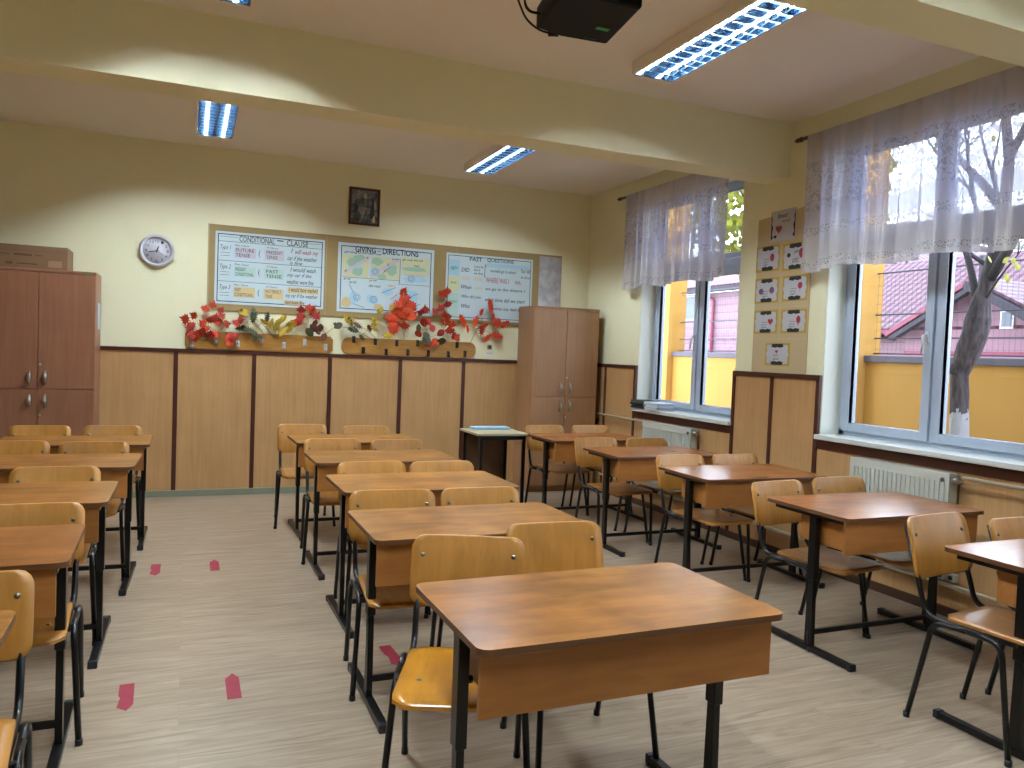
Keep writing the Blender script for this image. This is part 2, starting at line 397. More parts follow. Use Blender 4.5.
HOOKS_A= [(0.042, 1.47), (0.256, 1.519), (0.459, 1.487), (0.678, 1.533), (0.893, 1.488), (1.097, 1.529), (1.306, 1.487)]
HOOKS_B= [(1.592, 1.58), (1.695, 1.472), (1.819, 1.564), (1.936, 1.462), (2.048, 1.56), (2.17, 1.466), (2.274, 1.569), (2.397, 1.465), (2.621, 1.462), (2.718, 1.567), (2.812, 1.473)]
# ------------------------------------------------------------------ camera
f_px, yaw, pitch, roll = 781.16, 0.3954, -0.0386, 0.0382
fwd = Vector((math.sin(yaw)*math.cos(pitch), math.cos(yaw)*math.cos(pitch), math.sin(pitch)))
rgt = Vector((math.cos(yaw), -math.sin(yaw), 0)); upv = rgt.cross(fwd)
r2 = rgt*math.cos(roll)+upv*math.sin(roll); u2 = -rgt*math.sin(roll)+upv*math.cos(roll)
cam = bpy.data.cameras.new('camera'); camo = bpy.data.objects.new('camera', cam); col.objects.link(camo)
cam.sensor_width = 36; cam.lens = f_px/1024*36; cam.clip_start = .05; cam.clip_end = 200
Rm = Matrix(((r2.x, u2.x, -fwd.x), (r2.y, u2.y, -fwd.y), (r2.z, u2.z, -fwd.z)))
camo.matrix_world = Matrix.Translation(CAM) @ Rm.to_4x4()
scene.camera = camo

# ------------------------------------------------------------------ room shell
def struct(o): o['kind'] = 'structure'; return o
struct(MB().box(XL-.2, XR+.3, YF-.2, YB+.2, -.15, 0).build('floor', M['floor']))
ceil = struct(MB().box(XL-.2, XR+.45, YF-.2, YB+.2, ZC, ZC+.2).build('ceiling', M['ceiling']))
for y0, y1 in ((4.868, 5.129), (2.301, 2.555), (-.27, -.01)):
    MB().box(XL-.1, XR+.1, y0, y1, 2.941, ZC+.05).build('beam', M['wall'], ceil)
wb = struct(MB().box(XL-.2, XR+.45, YB, YB+.25, -.1, ZC+.1).build('wall_back', M['wall']))
wl = struct(MB().box(XL-.2, XL, YF-.2, YB+.2, -.1, ZC+.1).build('wall_left', M['wall']))
wf = struct(MB().box(XL-.2, XR+.45, YF-.2, YF, -.1, ZC+.1).build('wall_front', M['wall']))
m = MB()
ys = [YF-.2]+[v for w in WIN for v in w]+[YB+.2]
for i in range(0, len(ys), 2): m.box(XR, XR+.27, ys[i], ys[i+1], -.1, ZC+.1)
for a, b in WIN:
    m.box(XR, XR+.27, a-.01, b+.01, -.1, ZS-.03); m.box(XR, XR+.27, a-.01, b+.01, ZT, ZC+.1)
wr = struct(m.build('wall_right', M['wall']))
# white plaster lining of the window reveals
for a, b in WIN:
    m = MB(); m.box(XR+.004, XR+.19, b-.006, b+.004, ZS, ZT); m.box(XR+.004, XR+.19, a-.004, a+.006, ZS, ZT); m.box(XR+.004, XR+.19, a, b, ZT-.006, ZT+.004)
    m.build('window_reveal', M['reveal'], wr)

# wainscot on the back wall
T = .018
m = MB(); xs = [-3.28, -2.96, -2.24, -1.52, -.80, -.095, .616, 1.356, 2.093, 2.802, 3.52, 4.24, XR]
for a, b in zip(xs, xs[1:]): m.box(a+.008, b-.008, YB-T, YB, .06, 1.39, bev=.002)
m.build('wainscot_panel', M['wains'], wb)
m = MB()
for x in xs[1:-1]: m.box(x-.02, x+.02, YB-T-.007, YB, .06, 1.39)
m.box(XL, XR, YB-T-.009, YB, 1.385, ZW+.012)
m.build('wainscot_strip', M['strip'], wb)
struct(MB().box(XL, XR, YB-T-.014, YB, 0, .062, bev=.004).build('baseboard_back', M['skirt']))
# wainscot on the right wall
m = MB(); mr = MB()
X0 = XR-T
def pier(y0, y1, strips):
    ss = [y0+.03]+strips+[y1-.03]
    for a, b in zip(ss, ss[1:]): m.box(X0, XR, a+.005, b-.005, .06, ZW-.02, bev=.002)
    for s in strips: mr.box(X0-.007, XR, s-.018, s+.018, .06, ZW-.02)
    mr.box(X0-.009, XR, y0, y1, ZW-.025, ZW+.012)
    for e in (y0, y1-.035): mr.box(X0-.008, XR, e, e+.035, .0, ZW-.02)
pier(6.965, YB-T, [7.60]); pier(4.42, 5.41, [4.93]); pier(1.95, 2.86, [2.4]); pier(YF+.02, .40, [-.9, -.2])
for a, b in WIN:
    m.box(X0, XR, a+.002, b-.002, .06, ZS-.10, bev=.002)
    mr.box(X0-.007, XR, a, b, ZS-.10, ZS-.032)
m.build('wainscot_panel', M['wains'], wr); mr.build('wainscot_strip', M['strip'], wr)
struct(MB().box(X0-.012, XR, YF, YB, 0, .06, bev=.004).build('baseboard_right', plain('brown_skirting', '#4a3222', .5)))
# left and front walls carry the same wainscot
m = MB(); mr = MB()
k = YF+.02
while k < YB-.1:
    m.box(XL, XL+T, k, min(k+.70, YB-.05), .06, 1.39); mr.box(XL, XL+T+.006, k+.70, k+.73, .06, 1.39); k += .73
mr.box(XL, XL+T+.008, YF, YB, 1.385, ZW+.012)
m.build('wainscot_panel', M['wains'], wl); mr.build('wainscot_strip', M['strip'], wl)

# ------------------------------------------------------------------ windows
XW = 4.49
def window(n, a, b):
    root = empty('window_%d' % n, (XW, (a+b)/2, ZS)); root['kind'] = 'structure'
    o = -Vector(root.location)
    def build(m, name, mat, par=root):
        ob = m.build(name, mat)
        if par is root:
            for v in ob.data.vertices: v.co += o
        else:
            for v in ob.data.vertices: v.co += o
        ob.parent = par; return ob
    zt0, zt1 = 2.33, 2.44; yc = (a+b)/2
    F = MB()
    F.box(XW, XW+.07, a, a+.055, ZS, ZT); F.box(XW, XW+.07, b-.055, b, ZS, ZT)
    F.box(XW, XW+.07, a, b, ZS, ZS+.045); F.box(XW, XW+.07, a, b, ZT-.055, ZT)
    F.box(XW, XW+.07, a, b, zt0+.02, zt1-.02); F.box(XW+.005, XW+.07, yc-.025, yc+.025, ZS, ZT)
    build(F, 'window_frame', M['pvc'])
    def sash(y0, y1, z0, z1, w, handle=False):
        s = MB()
        for q in ((y0, y0+w, z0, z1), (y1-w, y1, z0, z1), (y0+w, y1-w, z0, z0+w), (y0+w, y1-w, z1-w, z1)):
            s.box(XW-.018, XW+.05, *q, bev=.004)
        so = build(s, 'sash', M['pvc'])
        p = MB().box(XW+.02, XW+.024, y0+w-.004, y1-w+.004, z0+w-.004, z1-w+.004); build(p, 'pane', M['glass'], so)
        # pale inner glazing bead
        g = MB(); e = .012
        for q in ((y0+w-e, y0+w, z0+w-e, z1-w+e), (y1-w, y1-w+e, z0+w-e, z1-w+e), (y0+w, y1-w, z0+w-e, z0+w), (y0+w, y1-w, z1-w, z1-w+e)): g.box(XW-.014, XW+.018, *q)
        build(g, 'glazing_bead', M['white'], so)
        return so
    w = .062
    s1 = sash(yc+.012, b-.045, ZS+.035, zt0+.015, w)
    s2 = sash(a+.045, yc-.012, ZS+.035, zt0+.015, w)
    sash(yc+.012, b-.045, zt1-.01, ZT-.045, .045); sash(a+.045, yc-.012, zt1-.01, ZT-.045, .045)
    for yy, so in ((yc+.045, s1),) + (((a+.045+.03, s2),) if n == 1 else ()):
        h = MB(); h.box(XW-.032, XW-.016, yy-.014, yy+.014, 1.66, 1.74, bev=.004)
        h.tube(rounded([(XW-.03, yy, 1.715), (XW-.062, yy, 1.715), (XW-.064, yy+.005, 1.60)], .012), .008, seg=8)
        build(h, 'handle', M['white'], so)
    # sill board: runs into the reveal and stands out over the wainscot
    sl = MB().prism([(XR-.115, ZS-.004), (XW+.01, ZS+.008), (XW+.01, ZS-.03), (XR-.115, ZS-.034)], 'y', 0, 1)
    for v in sl.b.verts: v.co.y = (a-.03) if v.co.y < .5 else (b+.03)
    # ends only outside the reveal
    bm2 = MB().box(XR-.065, XR-.001, a-.01, b-.01, ZS-.030, ZS+.004, bev=.004).box(XR-.002, XW+.01, a+.001, b-.001, ZS-.03, ZS+.004)
    sl.b.free()
    build(bm2, 'window_sill', M['sill'])
for i, (a, b) in enumerate(WIN): window(i+1, a, b)

# ------------------------------------------------------------------ ceiling lights
def ceiling_light(cx, y0, label, tm='tube'):
    L = 1.22; W = .30; zb = 3.285
    t = empty('ceiling_light', (cx, y0+L/2, ZC), 0, label, 'ceiling light', 'fluorescent ceiling lights')
    H = ZC-zb
    b = MB(); b.box(-W/2, W/2, -L/2, L/2, -.012, 0)
    b.box(-W/2, -W/2+.006, -L/2, L/2, -H, -.010); b.box(W/2-.006, W/2, -L/2, L/2, -H, -.010)
    b.box(-W/2, W/2, -L/2, -L/2+.006, -H, -.010); b.box(-W/2, W/2, L/2-.006, L/2, -H, -.010)
    b.build('housing', M['fixture'], t)
    MB().box(-W/2+.007, W/2-.007, -L/2+.007, L/2-.007, -.018, -.0125).build('reflector', M['reflector'], t)
    lv = MB()
    for x in (-W/2+.008, -.004, W/2-.016): lv.box(x+.0015, x+.0065, -L/2+.008, L/2-.008, -H+.002, -.030)
    n = 13
    for k in range(n+1):
        y = -L/2+.012+(L-.028)*k/n
        lv.prism([(y-.004, -H+.003), (y+.004, -H+.003), (y+.001, -.038), (y-.001, -.038)], 'x', -W/2+.012, W/2-.012)
    lv.build('louver', M['louver'], t)
    for x in (-.072, .072):
        MB().tube([(x, -L/2+.03, -.034), (x, L/2-.03, -.034)], .009, seg=10).build('tube', M[tm], t)
    return t
ceiling_light(.13, 3.26, 'fluorescent light cut by the top edge, over the middle of the room on the left')
ceiling_light(2.715, 3.15, 'long louvred fluorescent light nearest, beside the projector', 'tube2')
ceiling_light(.185, 6.18, 'louvred ceiling light seen past the beam, on the left above clock and charts')
ceiling_light(2.655, 6.24, 'louvred ceiling light seen past the beam, nearer the far window corner', 'tube2')
# the next bay, behind the photographer: unseen lights added to light the room
ceiling_light(.145, .62, 'unseen fluorescent light added over the front of the classroom, left'); ceiling_light(2.7, .62, 'unseen fluorescent light added over the front of the classroom, right', 'tube2')

# ------------------------------------------------------------------ projector under the ceiling
pr = empty('projector', (1.55, 3.03, ZC), 0, 'black projector hanging upside down from the ceiling', 'projector')
m = MB(); pts = [(-.155, .19), (-.02, .222), (.20, .205), (.205, .19), (.15, -.19), (-.20, -.19), (-.21, -.15)]
m.prism([(x, y) for x, y in pts], 'z', -.43, -.33, bev=.012); m.build('body', M['projector'], pr)
m = MB(); m.tube([(0, 0, -.33), (0, 0, -.02)], .022, seg=16); m.lathe([(0, -.03), (.07, -.03), (.075, 0), (0, 0)]); m.box(-.09, .09, -.09, .09, -.342, -.33); m.build('ceiling_mount', M['projector'], pr)
MB().box(.075, .135, .045, .07, -.4325, -.429).build('status_label', M['green'], pr)
MB().box(.075, .135, .165, .172, -.4325, -.429).build('brand_plate', M['rubber'], pr)
m = MB(); m.lathe([(0, 0), (.035, 0), (.04, .03), (.03, .035), (0, .03)], Matrix.Translation((-.08, -.19, -.36)) @ Matrix.Rotation(PI/2, 4, 'X')); m.build('lens', M['cable'], pr)
cb = MB(); cb.tube(rounded([(-.155, .14, -.385), (-.24, .12, -.40), (-.275, .06, -.33), (-.28, .03, -.2), (-.2, .0, -.06), (-.1, -.1, -.005)], .05), .006, seg=8)
cb.build('cable', M['cable'], pr)
c2 = MB(); c2.tube(rounded([(.01, .215, -.385), (.0, .25, -.40), (-.07, .29, -.40), (-.17, .27, -.37), (-.27, .16, -.32), (-.285, .08, -.2), (-.2, .02, -.05), (-.11, -.05, -.005)], .05), .005, seg=8)
c2.tube([(-.012, .262, -.40), (-.055, .283, -.40)], .013, seg=10)
c2.build('video_cable', M['cable'], pr)

# ------------------------------------------------------------------ school desks
DA, DB, DH = .984, .597, .75
def make_desk():
    t = empty('school_desk', (0, 0, 0))
    m = MB(); m.prism(rrect(0, DA, 0, DB, .035, 6), 'z', DH-.020, DH, bev=.0012); top = m.build('desktop', [M['desktop'], M['edge']], t)
    for pl in top.data.polygons: pl.material_index = 1 if abs(pl.normal.z) < .3 else 0
    m = MB(); m.box(.012, .945, .022, .038, .562, DH-.022, bev=.0015); m.build('front_panel', M['panel'], t)
    m = MB(); m.box(.085, .885, .038, .40, .562, .574)
    m.build('book_shelf', M['panel'], t)
    for x in (.085, .871): MB().box(x, x+.014, .038, .40, .574, DH-.022).build('shelf_side', M['panel'], t)
    # crossbar rail under the shelf
    for s, x in ((-1, .048), (1, DA-.048)):
        px = x
        m = MB(); m.box(px-.012, px+.012, .03, DB-.05, DH-.045, DH-.022); m.build('top_rail', M['metal'], t)
        m = MB(); m.box(px-.017, px+.017, .235, .285, .375, DH-.045, bev=.003)
        m.tube([(px+s*-.034, .26, .565), (px+s*-.016, .26, .565)], .012, seg=8)
        m.build('leg_sleeve', M['metal'], t)
        m = MB(); m.prism([(.2425, .375), (.2775, .375), (.285, .03), (.235, .03)], 'x', px-.012, px+.012); m.build('leg', M['metal'], t)
        f = MB().box(px-.018, px+.018, -.03, .605, .004, .032, bev=.003).build('foot', M['metal'], t)
        for y in (-.038, .585): MB().box(px-.02, px+.02, y, y+.028, 0, .036, bev=.005).build('foot_cap', M['rubber'], f)
    m = MB(); m.box(.06, DA-.06, .252, .268, .085, .110); m.build('stretcher', M['metal'], t)
    return t

# ------------------------------------------------------------------ school chairs
def make_chair():
    t = empty('school_chair', (0, 0, 0))
    # seat: dished plywood, its front edge rolled down
    nx, ny = 10, 16; W, y0, y1 = .200, -.345, .10; th = .012; r = .045
    m = MB(); bmx = m.b; top = []; bot = []
    for j in range(ny+1):
        v = j/ny; y = y0+(y1-y0)*v; A = []; B = []
        d = min(v, 1-v)*(y1-y0); ins = 0
        rr = r if v < .5 else r*1.0
        if d < rr: ins = rr-math.sqrt(max(0, rr*rr-(rr-d)**2))
        hw = W*(1-.07*v) - ins
        for i in range(nx+1):
            u = -1+2*i/nx; z = .447-.010*(1-u*u)*math.sin(PI*min(1, v*1.1))
            if v < .16: z -= .012*((.16-v)/.16)**2
            A.append(bmx.verts.new((u*hw, y, z))); B.append(bmx.verts.new((u*hw, y, z-th)))
        top.append(A); bot.append(B)
    for j in range(ny):
        for i in range(nx):
            m._face([top[j][i], top[j][i+1], top[j+1][i+1], top[j+1][i]], True); m._face([bot[j][i], bot[j+1][i], bot[j+1][i+1], bot[j][i+1]], True)
        for G in (0, nx): m._face([top[j][G], top[j+1][G], bot[j+1][G], bot[j][G]] )
    for G in (0, ny):
        for i in range(nx): m._face([top[G][i], top[G][i+1], bot[G][i+1], bot[G][i]])
    seat = m.build('seat', M['seat'], t)
    for x in (-.13, .13):
        for y in (-.17, .03): MB().lathe([(0, .006), (.006, .005), (.009, 0)], Matrix.Translation((x, y, .4405)), 10).build('rivet', M['bronze'], seat)
    # backrest: curved panel with rounded corners
    hw, zb, zt = .21, .562, .806; th = .011; R = .045
    def pb(x, z):
        f = (z-zb)/(zt-zb); y = .212+.060*f+.014*(1-(x/hw)**2) -.008*math.sin(PI*f)
        return y
    outl = rrect(-hw, hw, zb, zt, R, 5)
    # build by rows clipped to the rounded outline
    m = MB(); bmx = m.b; rows = 12; cols = 12; Ft = []; Bk = []
    for j in range(rows+1):
        # cluster rows near ends
        f = j/rows; f = .5-.5*math.cos(PI*f); z = zb+(zt-zb)*f
        d = min(z-zb, zt-z); ins = R-math.sqrt(max(0, R*R-(R-d)**2)) if d < R else 0
        A = []; B = []
        for i in range(cols+1):
            x = (-1+2*i/cols)*(hw-ins); y = pb(x, z); A.append(bmx.verts.new((x, y-th, z))); B.append(bmx.verts.new((x, y, z)))
        Ft.append(A); Bk.append(B)
    for j in range(rows):
        for i in range(cols):
            m._face([Ft[j][i], Ft[j][i+1], Ft[j+1][i+1], Ft[j+1][i]], True); m._face([Bk[j][i], Bk[j+1][i], Bk[j+1][i+1], Bk[j][i+1]], True)
        for G in (0, cols): m._face([Ft[j][G], Ft[j+1][G], Bk[j+1][G], Bk[j][G]])
    for G in (0, rows):
        for i in range(cols): m._face([Ft[G][i], Ft[G][i+1], Bk[G][i+1], Bk[G][i]])
    back = m.build('backrest', M['ply'], t)
    for x in (-.168, .168):
        zz = .738; y = pb(x, zz)-th
        MB().lathe([(0, .008), (.006, .006), (.0095, 0)], Matrix.Translation((x, y, zz)) @ Matrix.Rotation(PI/2, 4, 'X'), 10).build('rivet', M['bronze'], back)
    # steel: legs (front and rear halves of the side frames), uprights, cross tubes
    r = .0115
    for s in (-1, 1):
        x = s*.208; xi = s*.182
        front = rounded([(x*1.14, -.222, 0), (x, -.155, .418), (x, -.02, .424)], .05)
        rear = rounded([(x*1.0, .214, 0), (x, .120, .418), (x, -.02, .424)], .05)
        for pth in (front, rear):
            lg = MB().tube(pth, r, seg=10).build('leg', M['metal'], t)
            e = pth[0]
            MB().tube([(e.x, e.y, 0), (e.x*.999, e.y, .022)], .0135, seg=10).build('foot_cap', M['rubber'], lg)
        up = rounded([(xi, .281, .775), (xi, .168, .424), (xi, -.20, .424)], .055, 6)
        MB().tube(up, r, seg=10).build('back_upright', M['metal'], t)
    for y in (-.13, .075): MB().tube([(-.208, y, .418), (.208, y, .418)], .009, seg=8).build('crossbar', M['metal'], t)
    return t

desk0 = make_desk(); chair0 = make_chair()
used = {'d': False, 'c': False}
def place(proto, key, x, y, rz, label, cat, group):
    o = proto if not used[key] else copy_tree(proto)
    used[key] = True
    o.location = (x, y, 0); o.rotation_euler = (0, 0, rz); tag(o, label, cat, group); return o
GD = 'double school desks in three rows'; GC = 'plywood school chairs'
DESKS = [
 ('middle', 1, .688, 1.790, .011), ('middle', 2, .689, 2.956, .003), ('middle', 3, .761, 3.985, .009), ('middle', 4, .777, 5.040, .006), ('middle', 5, .794, 6.098, .018),
 ('window', 1, 2.969, 1.726, .003), ('window', 2, 2.991, 2.850, 0), ('window', 3, 3.029, 4.016, -.020), ('window', 4, 3.003, 5.059, .004), ('window', 5, 2.975, 6.100, .03),
 ('left', 1, -1.38, 1.822, .02), ('left', 2, -1.329, 2.890, .020), ('left', 3, -1.301, 3.950, -.005), ('left', 4, -1.253, 5.059, -.03), ('left', 5, -1.214, 6.092, -.002)]
DL = {
 ('middle', 1): 'big wooden school desk nearest the camera, front of the middle row',
 ('middle', 2): 'wooden school desk right behind the nearest one in the middle row',
 ('middle', 3): 'wooden school desk third from the front in the middle row',
 ('middle', 4): 'wooden school desk second from the back wall in the middle row',
 ('middle', 5): 'wooden school desk at the back end of the middle row',
 ('window', 1): 'school desk cut off by the right edge, front of the window row',
 ('window', 2): 'reddish school desk with glossy sky reflection, in front of the nearer radiator',
 ('window', 3): 'reddish school desk by the pier with the pinned cards, third in the window row',
 ('window', 4): 'reddish school desk in front of the farther radiator in the window row',
 ('window', 5): 'reddish school desk in front of the beige cabinet, back of the window row',
 ('left', 1): 'school desk whose corner enters at the left edge of the frame',
 ('left', 2): 'reddish brown school desk second from the front in the left row',
 ('left', 3): 'wooden school desk in the middle of the left row',
 ('left', 4): 'wooden school desk second from the back in the left row',
 ('left', 5): 'wooden school desk at the back of the left row before the cabinet'}
TOPS = {'middle': (1.12, 1.05, .88), 'window': (.98, .72, .66), 'left': (1.0, .90, .78)}
for r, k, x, y, a in DESKS:
    o = place(desk0, 'd', x, y, a, DL[(r, k)], 'desk', GD)
    c = (.82, .66, .62) if (r, k) == ('left', 2) else ((.96, .84, .74) if (r, k) == ('middle', 1) else TOPS[r])
    for ch in o.children:
        if ch.name.split('.')[0] == 'desktop': ch.color = c+(1,)
CHAIRS = [
 (.889, 2.477, -.38, 'chair with a bright yellow worn seat at the nearest desk'),
 (1.395, 2.600, -.04, 'chair behind the right half of the nearest desk, glossy left edge'),
 (.926, 3.454, -.06, 'left chair at the second desk of the middle row'),
 (1.388, 3.438, -.011, 'right chair at the second desk of the middle row'),
 (1.056, 4.417, .022, 'left chair at the third desk of the middle row'),
 (1.493, 4.377, .04, 'right chair at the third desk of the middle row, only its arched top showing'),
 (1.010, 5.63, -.04, 'left chair at the fourth desk of the middle row, legs out in the aisle'),
 (1.499, 5.54, .022, 'pale right chair at the fourth desk of the middle row'),
 (.937, 6.75, -.04, 'left chair at the rearmost middle desk, standing out against the wainscot'),
 (1.480, 6.60, .007, 'right chair at the rearmost middle desk'),
 (3.264, 6.66, .05, 'left chair at the rearmost window desk beside the side table'),
 (3.751, 6.66, -.02, 'right chair at the rearmost window desk before the cabinet doors'),
 (3.248, 5.593, .05, 'left chair at the window desk by the farther radiator'),
 (3.700, 5.52, .018, 'right chair at the window desk by the farther radiator'),
 (3.327, 4.479, .026, 'left chair at the window desk by the card board'),
 (3.800, 4.46, .03, 'right chair at the window desk by the card board'),
 (3.241, 3.344, .12, 'chair in full view left at the desk by the nearer radiator'),
 (3.740, 3.399, .002, 'right chair at the desk by the nearer radiator'),
 (3.12, 2.19, .12, 'chair turned aside with pale shiny seat, left of the nearest window desk'),
 (3.665, 2.203, -.04, 'chair cut by the right edge of the frame at the nearest window desk'),
 (-1.03, 6.62, -.019, 'left chair at the rearmost left desk before the cabinet'),
 (-.532, 6.62, -.022, 'right chair at the rearmost left desk'),
 (-1.026, 5.62, 0, 'left chair at the fourth desk of the left row'),
 (-.561, 5.544, -.04, 'right chair at the fourth desk of the left row'),
 (-1.09, 4.47, .01, 'left chair at the third desk of the left row'),
 (-.621, 4.436, .006, 'right chair at the third desk of the left row'),
 (-.58, 3.399, .03, 'right chair at the second desk of the left row'),
 (-.589, 2.35, .07, 'chair with a yellowish seat in the bottom left corner')]
for x, y, a, l in CHAIRS:
    o = place(chair0, 'c', x, y, a, l, 'chair', GC); o.scale = (1, 1, 1.055) if l.startswith('chair turned aside') else (1, 1, 1)
    c = (1.3, 1.12, .32) if 'bright yellow' in l else ((.82, .74, .84) if x > 2.5 else (1.1, .98, .80))  # window-row seats: sheen painted in as a pinkish grey tint
    for ch in o.children:
        if ch.name.split('.')[0] == 'seat': ch.color = c+(1,)

# ------------------------------------------------------------------ cabinets
def cabinet(x0, x1, y0, y1, label, mat, plinth=.07, H=2.02):
    W = x1-x0; D = y1-y0
    t = empty('cabinet', ((x0+x1)/2, y0, 0), 0, label, 'cabinet', 'two-door wooden cabinets')
    b = MB(); w = .018
    b.box(-W/2, -W/2+w, .02, D, 0, H-.02); b.box(W/2-w, W/2, .02, D, 0, H-.02); b.box(-W/2+w, W/2-w, D-.01, D, .02, H-.02)
    b.box(-W/2, W/2, .0, D, H-.022, H, bev=.002); b.box(-W/2+w, W/2-w, .02, D-.01, plinth, plinth+w); b.box(-W/2+w, W/2-w, .02, D-.01, 1.035, 1.053)
    b.build('body', mat, t)
    MB().box(-W/2+w, W/2-w, .05, .066, 0, plinth).build('plinth', mat, t)
    MB().box(-W/2+w, W/2-w, .021, .03, plinth, H-.024).build('inner_shadow_board', M['gap'], t)
    for s in (-1, 1):
        for z0, z1, up in ((plinth+.004, 1.040, 0), (1.046, H-.026, 1)):
            xa, xb = (-W/2+.003, -.002) if s < 0 else (.002, W/2-.003)
            d = MB().box(xa, xb, .002, .0195, z0, z1, bev=.001).build('door', mat, t)
            hz = 1.143 if up else .944; hx = s*.057
            h = MB(); h.tube(rounded([(hx, .003, hz-.055), (hx, -.024, hz-.042), (hx, -.030, hz), (hx, -.024, hz+.042), (hx, .003, hz+.055)], .02), [.006]*1+[.007]*22+[.006], seg=8) if False else h.tube([Vector((hx, .003-.03*math.sin(PI*k/10), hz-.055+.11*k/10)) for k in range(11)], [.007+.008*math.sin(PI*k/10) for k in range(11)], seg=8)
            h.build('handle', M['chrome'], d)
            if s > 0:
                lz = 1.252 if up else .822
                MB().lathe([(0, .004), (.010, .003), (.011, 0)], Matrix.Translation((.018, .002, lz)) @ Matrix.Rotation(PI/2, 4, 'X'), 12).build('lock', M['chrome'], d)
    return t
c1 = cabinet(-1.585, -.735, 7.62, 8.08, 'tall reddish brown cabinet at the left with a cardboard box on top', M['cab'], H=2.055)
MB().box(.345, .385, -.003, -.0005, 2.028, 2.040).build('sticker', M['green'], c1)
c2 = cabinet(3.425, 4.215, 7.65, 8.08, 'tall beige two-door cabinet in the far right corner', M['cab2'])

# papers pinned on the cabinet's side
pp = MB(); pp.box(-.734, -.730, 7.80, 7.98, 1.57, 1.80); pp.build('pinned_paper', M['paper']); tag(bpy.data.objects['pinned_paper'], 'pale paper sheets pinned to the side of the left cabinet', 'paper')
# carton
bx = empty('cardboard_box', (-1.30, 7.84, 2.055), 0, 'closed brown cardboard box lying on top of the left cabinet', 'box')
m = MB(); m.box(-.36, .345, -.17, .17, .001, .195, bev=.004); m.build('carton', M['carton'], bx)
m = MB(); m.box(-.36, .345, -.172, -.1705, .148, .1495); m.box(-.05, .08, -.172, -.1705, .105, .122); m.box(-.17, -.08, -.172, -.1705, .11, .117); m.box(.10, .16, -.172, -.1705, .11, .116); m.box(-.11, -.06, -.172, -.1705, .03, .05); m.box(-.03, .12, -.172, -.1705, .034, .044); m.build('printing', plain('carton_print', '#5c4330', .8), bx)
MB().box(.20, .30, -.1725, -.171, .02, .075).build('shipping_label', plain('carton_label', '#96765a', .7), bx)

# ------------------------------------------------------------------ side table by the cabinet
st = empty('side_table', (2.725, 6.93, 0), 0, 'small table with a pale top beside the beige cabinet', 'table')
m = MB(); m.prism(rrect(-.255, .255, -.265, .265, .012, 3), 'z', .732, .75, bev=.002); m.build('tabletop', M['tabletop'], st)
MB().box(-.257, .257, -.267, .267, .724, .7315).build('dark_edge', M['gap'], st)
for sx in (-1, 1):
    for sy in (-1, 1): MB().box(sx*.215-.014, sx*.215+.014, sy*.225-.014, sy*.225+.014, 0, .724).build('leg', M['metal'], st)
for sy in (-1, 1): MB().box(-.201, .201, sy*.225-.01, sy*.225+.01, .69, .723).build('apron', M['metal'], st)
MB().box(-.201, .201, .236, .246, .18, .689).build('shade_panel', plain('dark_brown_shade', '#5e4128', .5), st)  # added board, its dark colour stands in for shade under the table
m = MB().box(2.56, 2.93, 7.02, 7.17, .7505, .776, bev=.005); o = m.build('folder', M['folder']); tag(o, 'pale blue folder lying on the side table', 'folder')

# ------------------------------------------------------------------ wall clock
ck = empty('wall_clock', (-.28, YB, 2.332), 0, 'round white wall clock left of the charts', 'clock')
RX = Matrix.Rotation(PI/2, 4, 'X')
m = MB(); m.lathe([(0, .0), (.150, .0), (.152, .02), (.146, .040), (.132, .044), (.122, .034), (.120, .014), (0, .014)], RX, 48); m.build('case', M['white'], ck, smooth=True)
MB().lathe([(0, .016), (.119, .016), (.119, .0145), (0, .0145)], RX, 40).build('dial', plain('clock_face', '#c8c6d0', .5), ck)
B = Board((0, 0, 0)); m = MB()
for h in range(1, 13):
    a = PI/2-h*PI/6; s = str(h); wd = .020*(1.5 if h > 9 else 1); ht = .024
    u, v = .092*math.cos(a), .092*math.sin(a)
    B.text(m, s, u-wd/2, u+wd/2, v-ht/2, v+ht/2, .0165)
m.build('numerals', M['ornament'], ck)
def hand(L, w, ang, n, nm):
    m = MB(); d = Vector((math.cos(ang), math.sin(ang))); q = Vector((-d.y, d.x))*w/2
    pts = [d*-.02+q*.6, d*-.02-q*.6, d*L*.55-q*1.5, d*L, d*L*.55+q*1.5]; B.poly(m, [(p.x, p.y) for p in pts], n, n+.0012); m.build(nm, M['ink'], ck)
hand(.055, .008, math.radians(90-20), .019, 'hour_hand'); hand(.090, .006, math.radians(90-258), .0215, 'minute_hand'); hand(.095, .0025, math.radians(90-120), .024, 'second_hand')
MB().lathe([(0, .027), (.006, .026), (.007, .017)], RX, 12).build('hub', M['ink'], ck)

# ------------------------------------------------------------------ framed picture
pc = empty('framed_picture', (1.663, YB, 2.952), 0, 'small dark icon-like picture in a mahogany frame above the charts', 'picture')
B = Board((0, 0, 0)); m = MB(); W2, H2 = .160, .191
for q in ((-W2, -W2+.026, -H2, H2), (W2-.026, W2, -H2, H2), (-W2+.026, W2-.026, H2-.026, H2), (-W2+.026, W2-.026, -H2, -H2+.026)): B.rect(m, *q, 0, .022, bev=.003)
m.build('frame', M['frame'], pc)
def painting():
    t = NT('dark_painting'); v = t.coords('Object', (1, 1, 1), rnd=False)
    n1 = t.n('TexNoise'); n1.inputs['Scale'].default_value = 14; n1.inputs['Detail'].default_value = 6; n1.inputs['Distortion'].default_value = .8; t.l(v, n1.inputs['Vector'])
    c = t.ramp(n1.outputs[0], [(.3, srgb('#3a3e4a')), (.46, srgb('#5e6672')), (.58, srgb('#8a8d92')), (.7, srgb('#b0aa9c'))]); t.bsdf(c, .25); return t.m
m = MB(); B.rect(m, -W2+.02, W2-.02, -H2+.02, H2-.02, .004, .008); m.build('painting', painting(), pc)
